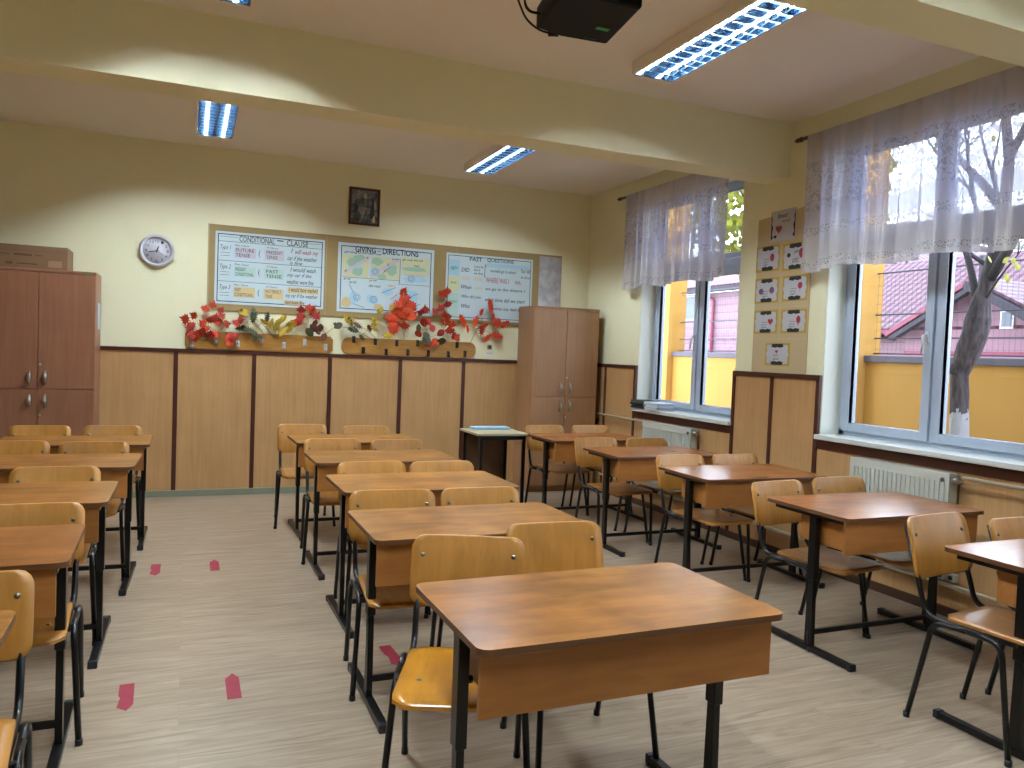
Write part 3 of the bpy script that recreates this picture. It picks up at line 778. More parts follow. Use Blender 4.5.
m = MB(); B.poly(m, [(.02*math.cos(a)+.005, .028*math.sin(a)+.11) for a in [k*PI/8 for k in range(16)]], .008, .0084)
m.build('bright_patch', plain('warm_patch', '#b0a488', .3), pc)
m = MB(); B.poly(m, [(.018*math.cos(a)+.097, .038*math.sin(a)-.118) for a in [k*PI/8 for k in range(16)]], .008, .0084); m.build('oval_patch', plain('cream_patch', '#c4b28c', .3), pc)
m = MB(); B.poly(m, [(.05, -.10), (.075, .05), (.07, .09), (.085, .10), (.098, .07), (.105, -.07), (.08, -.13)], .0085, .0089); B.poly(m, [(-.11, -.03), (-.10, .03), (-.08, .04), (-.06, .0), (-.07, -.06), (-.1, -.07)], .0085, .0089); m.build('dark_figure', plain('dark_figure', '#1d2a36', .3), pc)

# ------------------------------------------------------------------ brown display board and the three charts
BD = empty('display_board', (0, YB, 0), 0, 'long brown display board behind the three charts', 'board')
B = Board((0, 0, 0)); m = MB(); B.rect(m, .168, 3.95, 1.805, 2.632, .002, .012); m.build('backing', M['cork'], BD)
m = MB()
for u in (1.292, 2.685): B.rect(m, u-.002, u+.002, 1.806, 2.631, .012, .0135)
B.rect(m, .166, .178, 1.803, 2.634, .011, .016)
m.build('seam', plain('board_seam', '#b3a078', .8), BD)
sf = MB(); Bs = Board((0, YB-.0125, 0)); Bs.rect(sf, 3.668, 3.945, 1.815, 2.612, .0002, .003)
for k in range(9): Bs.rect(sf, 3.69+.03*k, 3.697+.03*k, 1.82, 2.60, .003, .0045)
o = sf.build('plastic_sleeve', M['foil']); tag(o, 'strip of silvery plastic film hanging on the display board above the cabinet', 'plastic sheet')

def chart(u0, u1, v0, v1, label):
    t = empty('grammar_chart', (0, YB-.0125, 0), 0, label, 'chart', 'handmade grammar charts')
    B = Board((0, 0, 0)); m = MB(); B.rect(m, u0, u1, v0, v1, 0, .0015); m.build('sheet', M['paper'], t)
    return t, B
def border(m, B, u0, u1, v0, v1, e, w, n):
    B.rect(m, u0+e, u1-e, v1-e-w, v1-e, n, n+.0004); B.rect(m, u0+e, u1-e, v0+e, v0+e+w, n, n+.0004)
    B.rect(m, u0+e, u0+e+w, v0+e, v1-e, n, n+.0004); B.rect(m, u1-e-w, u1-e, v0+e, v1-e, n, n+.0004)
SH = .35
# chart 1
u0, u1, v0, v1 = .232, 1.272, 1.872, 2.572
t, B = chart(u0, u1, v0, v1, 'white chart titled CONDITIONAL CLAUSE with three ruled rows')
U = lambda a: u0+(u1-u0)*a
V = lambda b: v0+(v1-v0)*b
m = MB(); border(m, B, u0, u1, v0, v1, .022, .008, .0016)
for b in (.865, .60, .315): B.rect(m, U(.03), U(.97), V(b)-.002, V(b)+.002, .0016, .002)
B.rect(m, U(.04), U(.20), V(.93)-.003, V(.93), .0016, .002); B.rect(m, U(.82), U(.96), V(.93)-.003, V(.93), .0016, .002)
B.text(m, 'CONDITIONAL', U(.21), U(.53), V(.875), V(.955), .002, 0, .008); B.rect(m, U(.55), U(.61), V(.925), V(.94), .0016, .002); B.text(m, 'CLAUSE', U(.64), U(.84), V(.875), V(.955), .002, 0, .008)
rows = [(.865, 'Type 1', 'FUTURE\nTENSE', 'PRESENT\nTENSE'), (.60, 'Type 2', 'PRESENT\nCONDITIONAL', 'PAST\nTENSE'), (.315, 'Type 3', 'PAST\nCONDITIONAL', 'PAST PERFECT\nTENSE')]
for vb, ty, A_, B_ in rows:
    B.text(m, ty, U(.045), U(.14), V(vb-.13), V(vb-.05), .002, SH); B.rect(m, U(.045), U(.13), V(vb-.16), V(vb-.155), .0016, .002); B.rect(m, U(.045), U(.13), V(vb-.20), V(vb-.195), .0016, .002)
    B.text(m, 'Main Clause', U(.17), U(.30), V(vb-.055), V(vb-.03), .002, SH); B.text(m, 'If Clause', U(.46), U(.56), V(vb-.055), V(vb-.03), .002, SH)
    B.text(m, A_, U(.18), U(.345), V(vb-.20), V(vb-.085), .0026); B.text(m, B_, U(.455), U(.60), V(vb-.20), V(vb-.085), .0026)
    B.text(m, '(', U(.385), U(.40), V(vb-.19), V(vb-.09), .002)
m.build('lettering', M['ink'], t)
for (vb, *_), mk in zip(rows, ('hlpink', 'hlgreen', 'hlorange')):
    m = MB(); B.rect(m, U(.17), U(.36), V(vb-.215), V(vb-.07), .0016, .0021); B.rect(m, U(.44), U(.62), V(vb-.215), V(vb-.07), .0016, .0021)
    if mk == 'hlorange': B.rect(m, U(.66), U(.95), V(vb-.11), V(vb-.03), .0016, .0021); B.rect(m, U(.63), U(.80), V(vb-.28), V(vb-.22), .0016, .0021)
    m.build('coloured_box', M[mk], t)
m = MB(); B.text(m, 'will wash my', U(.72), U(.94), V(.745), V(.83), .0024, SH, .012); m.build('red_writing', M['inkr'], t)
m = MB()
for (s, a, b, c, d) in (('I', .68, .70, .78, .84), ('car if the weather', .65, .93, .67, .735), ('is fine', .67, .79, .61, .66), ('I would wash', .68, .92, .51, .575), ('my car if the', .65, .88, .42, .49), ('weather were fine', .65, .90, .335, .40), ('I would have washed', .67, .945, .225, .29), ('my car if the weather', .64, .945, .125, .20), ('had been fine', .64, .82, .05, .10)):
    B.text(m, s, U(a), U(b), V(c), V(d), .0024, SH, .006)
m.build('handwriting', M['ink'], t)
# chart 2
u0, u1, v0, v1 = 1.407, 2.428, 1.862, 2.568
t, B = chart(u0, u1, v0, v1, 'white chart titled GIVING DIRECTIONS with coloured road drawings')
m = MB(); border(m, B, u0, u1, v0, v1, .03, .008, .0016)
B.text(m, 'GIVING', U(.17), U(.38), V(.875), V(.965), .003, 0, .02); B.rect(m, U(.40), U(.43), V(.91), V(.92), .0026, .003); B.text(m, 'DIRECTIONS', U(.45), U(.83), V(.875), V(.965), .003, 0, .02)
for (s, a, b, c, d) in (('get along to the main road', .06, .44, .845, .885), ('go past', .55, .63, .80, .83), ('go over the hill', .66, .88, .80, .84), ('road', .78, .84, .73, .76), ('go up', .06, .13, .46, .49), ('the hill', .12, .19, .42, .45), ('go off', .32, .40, .46, .49), ('the road', .32, .44, .38, .42), ('A', .28, .30, .79, .82), ('B', .07, .09, .58, .61), ('A', .50, .52, .71, .75), ('B', .47, .49, .62, .65)):
    B.text(m, s, U(a), U(b), V(c), V(d), .003, SH, .01)
B.rect(m, U(.635), U(.64), V(.46), V(.83), .0026, .003); B.rect(m, U(.62), U(.96), V(.45), V(.455), .0026, .003); B.rect(m, U(.05), U(.635), V(.50), V(.505), .0026, .003)
m.build('lettering', M['ink'], t)
def blob(m, B, cu, cv, ru, rv, n, seg=14, j=.18, rot=0):
    pts = []
    for k in range(seg):
        a = 2*PI*k/seg; r = 1+random.uniform(-j, j); x = ru*math.cos(a)*r; y = rv*math.sin(a)*r
        pts.append((cu+x*math.cos(rot)-y*math.sin(rot), cv+x*math.sin(rot)+y*math.cos(rot)))
    B.poly(m, pts, n, n+.0003)
m = MB(); B.rect(m, U(.045), U(.31), V(.51), V(.83), .0016, .0019); B.rect(m, U(.33), U(.63), V(.51), V(.83), .0016, .0019); B.rect(m, U(.65), U(.95), V(.62), V(.86), .0016, .0019); m.build('yellow_ground', M['hlyellow'], t)
m = MB()
for a, b, c, d in ((.15, .72, .07, .05), (.22, .78, .07, .04), (.20, .60, .06, .05), (.40, .76, .06, .04), (.55, .66, .06, .06), (.45, .54, .05, .03), (.80, .69, .13, .025)): blob(m, B, U(a), V(b), c, d, .0019)
m.build('green_ground', M['hlsea'], t)
m = MB()
for a, b, c, d in ((.20, .68, .03, .03), (.38, .60, .05, .05), (.80, .54, .15, .04), (.16, .20, .05, .07), (.36, .20, .06, .05), (.52, .32, .06, .04), (.76, .28, .08, .06), (.76, .14, .08, .03)): blob(m, B, U(a), V(b), c, d, .0021)
m.build('blue_ground', M['hlblue'], t)
m = MB()
for a, b, c, d in ((.09, .14, .05, .05), (.55, .42, .04, .012), (.80, .60, .15, .008), (.42, .10, .05, .03)): blob(m, B, U(a), V(b), c, d, .0022)
m.build('orange_ground', M['hlorange'], t)
m = MB(); B.line(m, U(.06), V(.56), U(.32), V(.82), .03, .0023); B.line(m, U(.33), V(.54), U(.62), V(.82), .035, .0023); m.build('road_drawing', M['hlpink'], t)
m = MB()
for a, b in ((.20, .22), (.37, .20), (.76, .545), (.38, .61)):
    for r in (.035, .018):
        for k in range(12):
            A1 = 2*PI*k/12; A2 = 2*PI*(k+1)/12; B.line(m, U(a)+r*math.cos(A1), V(b)+r*math.sin(A1), U(a)+r*math.cos(A2), V(b)+r*math.sin(A2), .004, .0027)
B.line(m, U(.12), V(.40), U(.17), V(.27), .005, .0027); B.line(m, U(.17), V(.12), U(.28), V(.07), .005, .0027); B.line(m, U(.45), V(.30), U(.6), V(.40), .005, .0027); B.line(m, U(.68), V(.22), U(.84), V(.33), .005, .0027)
m.build('spiral_drawing', M['inkb'], t)
m = MB(); B.line(m, U(.72), V(.10), U(.86), V(.17), .006, .0027); B.line(m, U(.55), V(.22), U(.62), V(.30), .006, .0027); B.line(m, U(.46), V(.60), U(.54), V(.70), .005, .0027); m.build('red_arrow', M['inkr'], t)
# chart 3
u0, u1, v0, v1 = 2.566, 3.587, 1.846, 2.560
t, B = chart(u0, u1, v0, v1, 'pale blue chart titled PAST QUESTIONS, partly behind red leaves')
m = MB(); border(m, B, u0, u1, v0, v1, .022, .006, .0016)
B.text(m, 'PAST', U(.26), U(.40), V(.90), V(.96), .003, 0, .012); B.text(m, 'QUESTIONS', U(.46), U(.77), V(.90), V(.965), .003, 0, .012)
for (s, a, b, c, d) in (('DID', .17, .26, .73, .79), ('I you he\nshe it\nwe they', .31, .42, .69, .84), ('[', .43, .45, .67, .86), ('normally go to school', .50, .80, .74, .80), ('When', .17, .29, .47, .53), ('we go to the theatre ?', .45, .92, .46, .52), ('Who did you', .18, .40, .32, .38), ('What', .18, .28, .18, .24), ('what time did we start', .45, .92, .30, .36), ('what my dad did', .55, .90, .16, .22), ('Yes I did', .86, .97, .78, .84), ('No I did not', .86, .97, .69, .73)):
    B.text(m, s, U(a), U(b), V(c), V(d), .003, SH*.5, .008)
m.build('lettering', M['ink'], t)
m = MB(); B.text(m, 'WAS', U(.17), U(.27), V(.60), V(.66), .003, 0, .01); B.text(m, 'WERE', U(.30), U(.42), V(.60), V(.66), .003, 0, .01); B.text(m, 'did', U(.33), U(.41), V(.47), V(.52), .003, 0, .01); m.build('orange_writing', M['hlorange'], t)
m = MB(); B.text(m, 'WHERE WAS I', U(.45), U(.72), V(.59), V(.67), .003, 0, .01); B.text(m, 'Wh', U(.79), U(.86), V(.59), V(.65), .003, 0, .01); m.build('red_writing', M['inkr'], t)
m = MB(); B.rect(m, U(.03), U(.15), V(.66), V(.90), .0016, .002); B.rect(m, U(.44), U(.96), V(.83), V(.89), .0016, .002); m.build('blue_patch', M['hlblue'], t)
m = MB(); B.rect(m, U(.03), U(.15), V(.42), V(.65), .0016, .002); m.build('yellow_patch', M['hlyellow'], t)
m = MB(); B.rect(m, U(.03), U(.15), V(.05), V(.40), .0016, .002); m.build('green_patch', M['hlgreen'], t)
m = MB(); B.text(m, 'ago', U(.05), U(.13), V(.74), V(.80), .0026, SH); B.text(m, 'last', U(.05), U(.12), V(.54), V(.58), .0026, SH); B.text(m, 'when?', U(.04), U(.14), V(.25), V(.30), .0026, SH); m.build('green_writing', M['inkg'], t)

# light switch by the cabinet
sw = empty('light_switch', (3.105, YB, 1.557), 0, 'small grey switch on the wall left of the beige cabinet', 'switch')
B = Board((0, 0, 0)); m = MB(); B.rect(m, -.026, .026, -.026, .026, 0, .010, bev=.003); m.build('plate', M['skirt'], sw)
m = MB(); B.rect(m, -.014, .014, -.014, .014, .010, .016, bev=.002); m.build('rocker', M['ornament'], sw)
m = MB(); Board((3.105, YB, 1.49)).rect(m, -.038, .038, -.011, .009, 0, .003); o = m.build('wall_label', M['white']); tag(o, 'tiny pale label stuck under the grey switch', 'label')
# ------------------------------------------------------------------ coat racks over the wainscot
def coat_rack(u0, u1, v0, v1, r, hooks, hm, label, chamfer=False):
    t = empty('coat_rack', ((u0+u1)/2, YB, (v0+v1)/2), 0, label, 'coat rack', 'wooden coat racks')
    B = Board((0, 0, 0)); W = (u1-u0)/2; H = (v1-v0)/2; m = MB()
    pts = [(-W+r, -H), (W-r, -H), (W, -H+r), (W, H-r), (W-r, H), (-W+r, H), (-W, H-r), (-W, -H+r)] if chamfer else rrect(-W, W, -H, H, r, 8)
    m.prism(pts, 'z', 0, .022, B.M(), bev=.003); m.build('board', M['rackwood'], t)
    for (u, v) in hooks:
        u -= (u0+u1)/2; v -= (v0+v1)/2
        h = MB(); B.rect(h, u-.017, u+.017, v-.034, v+.034, .022, .027, bev=.002)
        h.tube(rounded([(u, -.026, v+.006), (u, -.055, v+.002), (u, -.062, v+.028)], .012), .0075, seg=6)
        h.tube(rounded([(u, -.026, v-.012), (u, -.048, v-.026), (u, -.056, v-.010)], .010), .0075, seg=6)
        h.build('hook', hm, t)
    return t
coat_rack(-.018, 1.380, 1.426, 1.598, .03, HOOKS_A, M['white'], 'wooden coat rack with silver hooks on the left under the CONDITIONAL CLAUSE chart', True)
coat_rack(1.471, 2.937, 1.424, 1.600, .075, HOOKS_B, M['rubber'], 'round-ended wooden coat rack with black hooks beneath the GIVING DIRECTIONS chart')

# ------------------------------------------------------------------ autumn leaf sprays
MAPLE = [(0, -.5), (.07, -.28), (.30, -.34), (.26, -.20), (.52, -.10), (.38, 0), (.46, .16), (.24, .12), (.26, .30), (.14, .24), (0, .55), (-.14, .24), (-.26, .30), (-.24, .12), (-.46, .16), (-.38, 0), (-.52, -.10), (-.26, -.20), (-.30, -.34), (-.07, -.28)]
OAK = [(0, -.6), (.06, -.36), (.22, -.34), (.12, -.20), (.30, -.10), (.14, .0), (.32, .14), (.13, .22), (.22, .40), (.08, .42), (0, .62), (-.08, .42), (-.22, .40), (-.13, .22), (-.32, .14), (-.14, .0), (-.30, -.10), (-.12, -.20), (-.22, -.34), (-.06, -.36)]
ROUND = [(0, -.5), (.20, -.36), (.36, -.10), (.36, .14), (.22, .36), (0, .5), (-.22, .36), (-.36, .14), (-.36, -.10), (-.20, -.36)]
def leaf(m, p, size, rot, shape):
    R = Euler((random.uniform(-.5, .5), random.uniform(-.6, .6), rot)).to_matrix()
    cup = random.uniform(-.25, .35)
    def P(a, b, dz=0):
        q = R @ Vector((a*size, b*size, (cup*(a*a+b*b)*.6+dz)*size)); return Vector((p[0]+q.x, p[1]-q.z, p[2]+q.y))
    c = m.b.verts.new(P(0, 0, .05)); c2 = m.b.verts.new(P(0, 0, .03)); o1 = [m.b.verts.new(P(a, b)) for a, b in shape]; o2 = [m.b.verts.new(P(a, b, -.02)) for a, b in shape]
    n = len(shape)
    for i in range(n):
        j = (i+1) % n; m._face([c, o1[i], o1[j]]); m._face([c2, o2[j], o2[i]]); m._face([o1[i], o2[i], o2[j], o1[j]])
def spray(root, leaves, mats, size, shape, label, group='autumn leaf sprays tucked behind the coat racks'):
    """leaves: list of (x, z) on the wall; mats: one material or a list of (material, every nth)"""
    t = empty('leaf_spray', (root[0], YB-.03, root[1]), 0, label, 'leaf spray', group); o = Vector(t.location)
    st = MB(); pts = [Vector((x, YB-.045-random.uniform(0, .05), z)) for x, z in leaves]
    base = Vector((root[0], YB-.03, root[1]))
    far = max(pts, key=lambda q: (q-base).length); mid = base.lerp(far, .5)+Vector((0, -.02, .03))
    main = [base-o, mid-o, far-o]; st.tube(rounded(main, .08), .0028, seg=5)
    path = rounded(main, .08)
    for q in pts:
        a = min(path, key=lambda w: (w-(q-o)).length+ (w.z+o.z > q.z)*.05); 
        if (a-(q-o)).length > .01: st.tube([a, a.lerp(q-o, .5)+Vector((0, 0, -.006)), q-o], .0016, seg=4)
    st.build('twig', M['twig'], t)
    ms = mats if isinstance(mats, list) else [mats]
    for k, mm in enumerate(ms):
        lm = MB(); any_ = False
        for i, q in enumerate(pts):
            if i % len(ms) != k: continue
            rot = math.atan2(q.z-base.z, q.x-base.x)-PI/2+random.uniform(-.6, .6)
            leaf(lm, q-o+Vector((0, -.005*k, 0)), size*random.uniform(.85, 1.15), rot, shape); any_ = True
        if any_: lm.build('leaves', M[mm], t, recalc=False)
    return t
def extra(pts, k=1, d=.03):
    out = list(pts)
    for x, z in pts:
        for _ in range(k): out.append((x+random.uniform(-d, d), z+random.uniform(-d, d)))
    return out
spray((.19, 1.52), extra(LEAVES_A['red'], 0), ['leafred', 'leafred', 'leafcrimson'], .105, MAPLE, 'spray of pink-red maple leaves at the left end, under the clock side')
spray((.72, 1.57), LEAVES_A['dark'], ['leafdark'], .105, OAK, 'dark green oak spray on the left rack')
spray((.80, 1.57), extra(LEAVES_A['yellow'], 1), ['leafyellow'], .095, OAK, 'mustard yellow oak spray on the left rack')
spray((1.12, 1.58), LEAVES_A['crimson'], ['leafcrimson', 'leafred'], .10, MAPLE, 'thin spray of crimson leaves standing up from the left rack')
spray((1.25, 1.56), LEAVES_A['brown'], ['leafbrown', 'leafbrown', 'leafdark'], .095, ROUND, 'brown and green rounded leaves at the right end of the left rack')
spray((1.80, 1.58), LEAVES_B['dark'], ['leafdark', 'leafbrown'], .10, OAK, 'dark leaves at the left end of the black-hooked rack')
spray((1.85, 1.58), LEAVES_B['yellow'], ['leafyellow'], .11, OAK, 'upright yellow leaves beside the tallest red cluster')
spray((2.12, 1.58), extra(LEAVES_B['red'], 1, .05), ['leafred', 'leaforange'], .115, MAPLE, 'tallest dense cluster of bright red leaves in front of the GIVING DIRECTIONS chart')
spray((2.55, 1.58), LEAVES_B['red2'], ['leafred', 'leafcrimson', 'leaforange'], .115, MAPLE, 'red leaves rising between the second and third charts')
spray((2.40, 1.56), LEAVES_B['mixed'], ['leafcrimson', 'leafdark', 'leafred'], .11, ROUND, 'mixed dark and crimson leaves low at the middle of the right rack')
spray((2.85, 1.56), LEAVES_B['orange'], ['leaforange', 'leafred'], .12, OAK, 'airy orange-red spray at the right end beneath PAST QUESTIONS')

# ------------------------------------------------------------------ cards on the window pier
BR = empty('notice_board', (XR, 4.895, 2.06), 0, 'cream board pinned with cards on the pier between the windows', 'board')
B = Board((0, 0, 0), 'right'); m = MB()
B.poly(m, [(-.30, -.64), (.31, -.64), (.31, .64), (-.30, .60)], .002, .008); m.build('backing', M['card'], BR)
m = MB()
for v in (.64, .13, -.12, -.37): B.rect(m, -.30, .31, v-.0015, v+.0015, .008, .0088) if v < .6 else None
B.rect(m, .004, .007, -.42, .4, .008, .0088); m.build('seam', plain('pale_seam', '#d0b88a', .8), BR)
CARDS = [(5.058, 4.752, 2.459, 2.711), (5.211, 4.914, 2.225, 2.447), (4.904, 4.606, 2.213, 2.440), (5.209, 4.909, 1.972, 2.188), (4.890, 4.594, 1.976, 2.186), (5.201, 4.904, 1.727, 1.928), (4.887, 4.588, 1.729, 1.925), (5.049, 4.750, 1.472, 1.664)]
CL = ['pinkish title card at the top of the pier board', 'yellow-edged card, left in the upper pair on the pier board', 'yellow-edged card, right in the upper pair, partly behind the curtain', 'yellow-edged card with two purple figures, left in the middle pair',
      'yellow-edged card with one balloon, right in the middle pair', 'yellow-edged card with a red heart, left in the lower pair', 'yellow-edged card with a tall balloon, right in the lower pair', 'single yellow-edged card at the bottom of the pier board']
def scallop(w, h, n=0):
    pts = []
    for k in range(40):
        a = 2*PI*k/40; r = 1+.06*math.cos(8*a); c, s = math.cos(a), math.sin(a)
        q = (abs(c)**6+abs(s)**6)**(-1/6); pts.append((w*c*q*r*.93, h*s*q*r*.93))
    return pts
def ell(cu, cv, a, b, n=16): return [(cu+a*math.cos(2*PI*k/n), cv+b*math.sin(2*PI*k/n)) for k in range(n)]
def heart(cu, cv, s, n=18):
    return [(cu+s*.062*16*math.sin(x)**3, cv+s*.062*(13*math.cos(x)-5*math.cos(2*x)-2*math.cos(3*x)-math.cos(4*x))) for x in [2*PI*k/n for k in range(n)]]
for i, (ya, yb, z0, z1) in enumerate(CARDS):
    t = empty('pinned_card', (XR-.0085, (ya+yb)/2, (z0+z1)/2), 0, CL[i], 'card', 'cards on the pier board')
    w, h = (ya-yb)/2-.012, (z1-z0)/2-.006
    m = MB(); B.rect(m, -w, w, -h, h, 0, .0012); m.build('sheet', M['cardw'] if i == 0 else M['cardy'], t)
    if i:
        m = MB(); B.poly(m, scallop(w*.95, h*.90), .0012, .0017); m.build('white_label', M['cardw'], t)
    m = MB()
    if i:
        for sv in (-1, 1):
            B.poly(m, [(-w*.42, sv*h*.92), (w*.42, sv*h*.92), (w*.50, sv*h*.66), (w*.18, sv*h*.58), (0, sv*h*.66), (-w*.18, sv*h*.58), (-w*.50, sv*h*.66)][::sv], .0018, .0024)
    else:
        for su in (-1, 1):
            B.poly(m, [(su*w*.95, -h*.9), (su*w*.95, h*.8), (su*w*.86, h*.5), (su*w*.90, h*.2), (su*w*.80, -.1*h), (su*w*.88, -h*.5), (su*w*.78, -h*.75)][::su], .0018, .0024)
        for sv in (-1,): B.poly(m, ell(-w*.6, -h*.7, w*.12, h*.1), .0018, .0024)
    m.build('ornament', M['ornament'], t)
    m = MB(); mt = 'balloon'
    if i == 0: B.poly(m, heart(-w*.32, -h*.22, h*.30), .0018, .0026)
    elif i == 1: B.poly(m, ell(w*.38, h*.05, w*.18, h*.30), .0018, .0026)
    elif i == 2: B.poly(m, ell(w*.50, h*.18, w*.20, h*.36), .0018, .0026)
    elif i == 3: B.poly(m, ell(-w*.45, -.05*h, w*.20, h*.24), .0018, .0026); B.poly(m, ell(w*.45, 0, w*.20, h*.26), .0018, .0026); mt = 'balloonp'
    elif i == 4: B.poly(m, ell(w*.42, h*.18, w*.18, h*.26), .0018, .0026); B.poly(m, [(w*.40, -h*.08), (w*.44, -h*.08), (w*.42, -h*.36)], .0018, .0026)
    elif i == 5: B.poly(m, heart(w*.42, h*.02, h*.32), .0018, .0026)
    elif i == 6: B.poly(m, ell(w*.38, h*.12, w*.16, h*.32), .0018, .0026); B.poly(m, [(w*.34, -h*.20), (w*.42, -h*.20), (w*.38, -h*.42)], .0018, .0026)
    else: B.poly(m, heart(-w*.05, h*.25, h*.18), .0018, .0026)
    m.build('figure', M[mt], t)
    m = MB()
    if i == 0: B.text(m, 'Bravo!', -w*.45, w*.35, h*.48, h*.78, .0019, .3, .012); B.text(m, 'very well', -w*.1, w*.5, h*.12, h*.36, .0019, .3)
    elif i == 2: B.text(m, 'am', -w*.1, w*.3, h*.2, h*.4, .0019, .3); B.poly(m, ell(-w*.5, h*.12, w*.14, h*.16), .0018, .0024); B.text(m, 'citit', -w*.2, w*.3, -h*.45, -h*.05, .0019, .3)
    else: B.text(m, 'I am a\ngood\npupil' if i != 7 else 'I am\ngood', -w*.35, w*.15, -h*.55, h*.05, .0019, .3)
    m.build('lettering', M['ornament'], t)

# ------------------------------------------------------------------ curtain rods and lace curtains
def rod(y0, y1, label):
    t = empty('curtain_rod', (4.215, (y0+y1)/2, 3.178), 0, label, 'curtain rod', 'wooden curtain rods'); L = (y1-y0)/2
    MB().tube([(0, -L, 0), (0, L, 0)], .014, seg=12).build('pole', M['frame'], t)
    for s in (-1, 1):
        MB().lathe([(0, -.02), (.017, -.018), (.020, 0), (.014, .012), (.019, .03), (.008, .06), (0, .062)], Matrix.Translation((0, s*L, 0)) @ Matrix.Rotation(-s*PI/2, 4, 'X'), 16).build('finial', M['frame'], t)
        m = MB(); m.tube([(0, s*(L-.12), 0), (XR-4.215+.002, s*(L-.12), 0)], .009, seg=8); m.lathe([(0, 0), (.025, 0), (.025, .006), (0, .006)], Matrix.Translation((XR-4.215+.001, s*(L-.12), 0)) @ Matrix.Rotation(-PI/2, 4, 'Y'), 14)
        m.build('bracket', M['frame'], t)
rod(5.20, 7.30, 'curtain rod over the far window'); rod(2.55, 4.66, 'curtain rod over the near window')
def curtain(y0, y1, z0, z1, seed, label, folds, sag=.03):
    rnd = random.Random(seed); NU, NV = 420, 26; X = 4.20
    fs = []; y = 0.0
    ph = [rnd.uniform(0, 6.28) for _ in range(6)]
    m = MB(); bmx = m.b; uvl = bmx.loops.layers.uv.new('UVMap'); grid = []; us = []
    acc = 0; prev = None
    for i in range(NU+1):
        s = i/NU
        w = math.sin(folds*2*PI*s+ph[0]+1.6*math.sin(3.1*s*2*PI+ph[1]))*.5+math.sin(folds*2.3*2*PI*s+ph[2])*.22+.35*math.sin(folds*.45*2*PI*s+ph[3])
        yy = y1-(y1-y0)*s
        colv = []
        for j in range(NV+1):
            v = j/NV; amp = .016+.042*(1-v)**.6
            zb = z0 + .018*math.sin(5*PI*s+ph[4])+sag*(0.5-s)*0
            z = zb+(z1-zb)*v
            x = X-.004+amp*w*(1 if v < .97 else .5)
            if v > .965: x = 4.195
            colv.append((x, yy+.012*(1-v)*math.sin(folds*2*PI*s*1.1+ph[5]), z))
        if prev: acc += math.hypot(colv[6][0]-prev[0], colv[6][1]-prev[1])
        prev = colv[6]; us.append(acc); grid.append([bmx.verts.new(p) for p in colv])
    for i in range(NU):
        for j in range(NV):
            f = bmx.faces.new([grid[i][j], grid[i+1][j], grid[i+1][j+1], grid[i][j+1]]); f.smooth = True
            for lp, (a, b) in zip(f.loops, ((i, j), (i+1, j), (i+1, j+1), (i, j+1))): lp[uvl].uv = (us[a], (z1-z0)*b/NV)
    t = m.build('lace_curtain', lace(seed), recalc=False); tag(t, label, 'curtain', 'short lace curtains'); return t
curtain(5.47, 7.17, 2.215, 3.185, 3, 'short white lace curtain over the far window, ending short of its right side', 9)
curtain(2.62, 4.57, 2.185, 3.185, 5, 'wide white lace curtain over the near window at the right edge', 11)

# ------------------------------------------------------------------ radiators and heating pipes
def radiator(y0, y1, label, ribs=True):
    t = empty('radiator', (4.20, (y0+y1)/2, .30), 0, label, 'radiator', 'white panel radiators'); L = (y1-y0)/2; H = .58; D = .085
    m = MB(); m.box(0, .012, -L, L, 0, H, bev=.003); m.box(D-.012, D, -L, L, .01, H-.01); m.box(0, D, -L, -L+.004, .01, H-.01); m.box(0, D, L-.004, L, .01, H-.01); m.build('panel', M['rad'], t)
    m = MB()
    n = int(2*L/.034)
    for k in range(1, n): 
        y = -L+2*L*k/n; m.prism([(-.004, -.009+y), (-.004, .009+y), (.001, .014+y), (.001, -.014+y)], 'z', .05, H-.05) if False else m.box(-.009, .0005, y-.009, y+.009, .055, H-.055, bev=.002)
    m.build('flute', M['rad'], t)
    m = MB()
    for k in range(n*2):
        y = -L+.01+(2*L-.02)*k/(n*2); m.box(.014, D-.014, y, y+.007, H-.008, H)
    m.box(.0, D, -L, L, H-.004, H-.0015) if False else None
    m.build('top_grille', M['rad'], t)
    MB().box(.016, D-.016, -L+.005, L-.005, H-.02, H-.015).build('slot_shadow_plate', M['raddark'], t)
    for y in (-L*.6, L*.6): MB().box(D, XR-T-4.201, y-.02, y+.02, .1, H-.08).build('bracket', M['rad'], t)
    m = MB(); m.tube([(.045, -L-.05, H-.04), (.045, -L, H-.04)], .014, seg=10); m.lathe([(0, 0), (.020, 0), (.022, .03), (.018, .05), (0, .052)], Matrix.Translation((.045, -L-.035, H-.04)) @ Matrix.Rotation(-PI/2, 4, 'Y'), 14); m.build('valve', M['chrome'], t)
    m = MB(); m.lathe([(0, .003), (.014, .003), (.016, 0)], Matrix.Translation((-.0005, -L+.045, H-.045)) @ Matrix.Rotation(-PI/2, 4, 'Y'), 14); m.build('cap', M['raddark'], t)
radiator(5.845, 6.653, 'cream panel radiator under the far window'); radiator(3.259, 4.012, 'ribbed white radiator under the near window')
def pipe(pts, r, label):
    o = MB().tube(rounded(pts, .04), r, seg=10).build('heating_pipe', M['pipe']); return tag(o, label, 'pipe', 'cream heating pipes')
pipe([(4.245, 8.08, .865), (4.245, 6.66, .865)], .011, 'thin cream pipe running from the corner cabinet to the far radiator')
pipe([(4.245, 3.205, .862), (4.245, 1.6, .862)], .011, 'thin cream pipe running right from the near radiator')
pipe([(4.262, 7.6, .20), (4.262, -1.0, .20)], .012, 'long cream pipe low along the foot of the window wall')
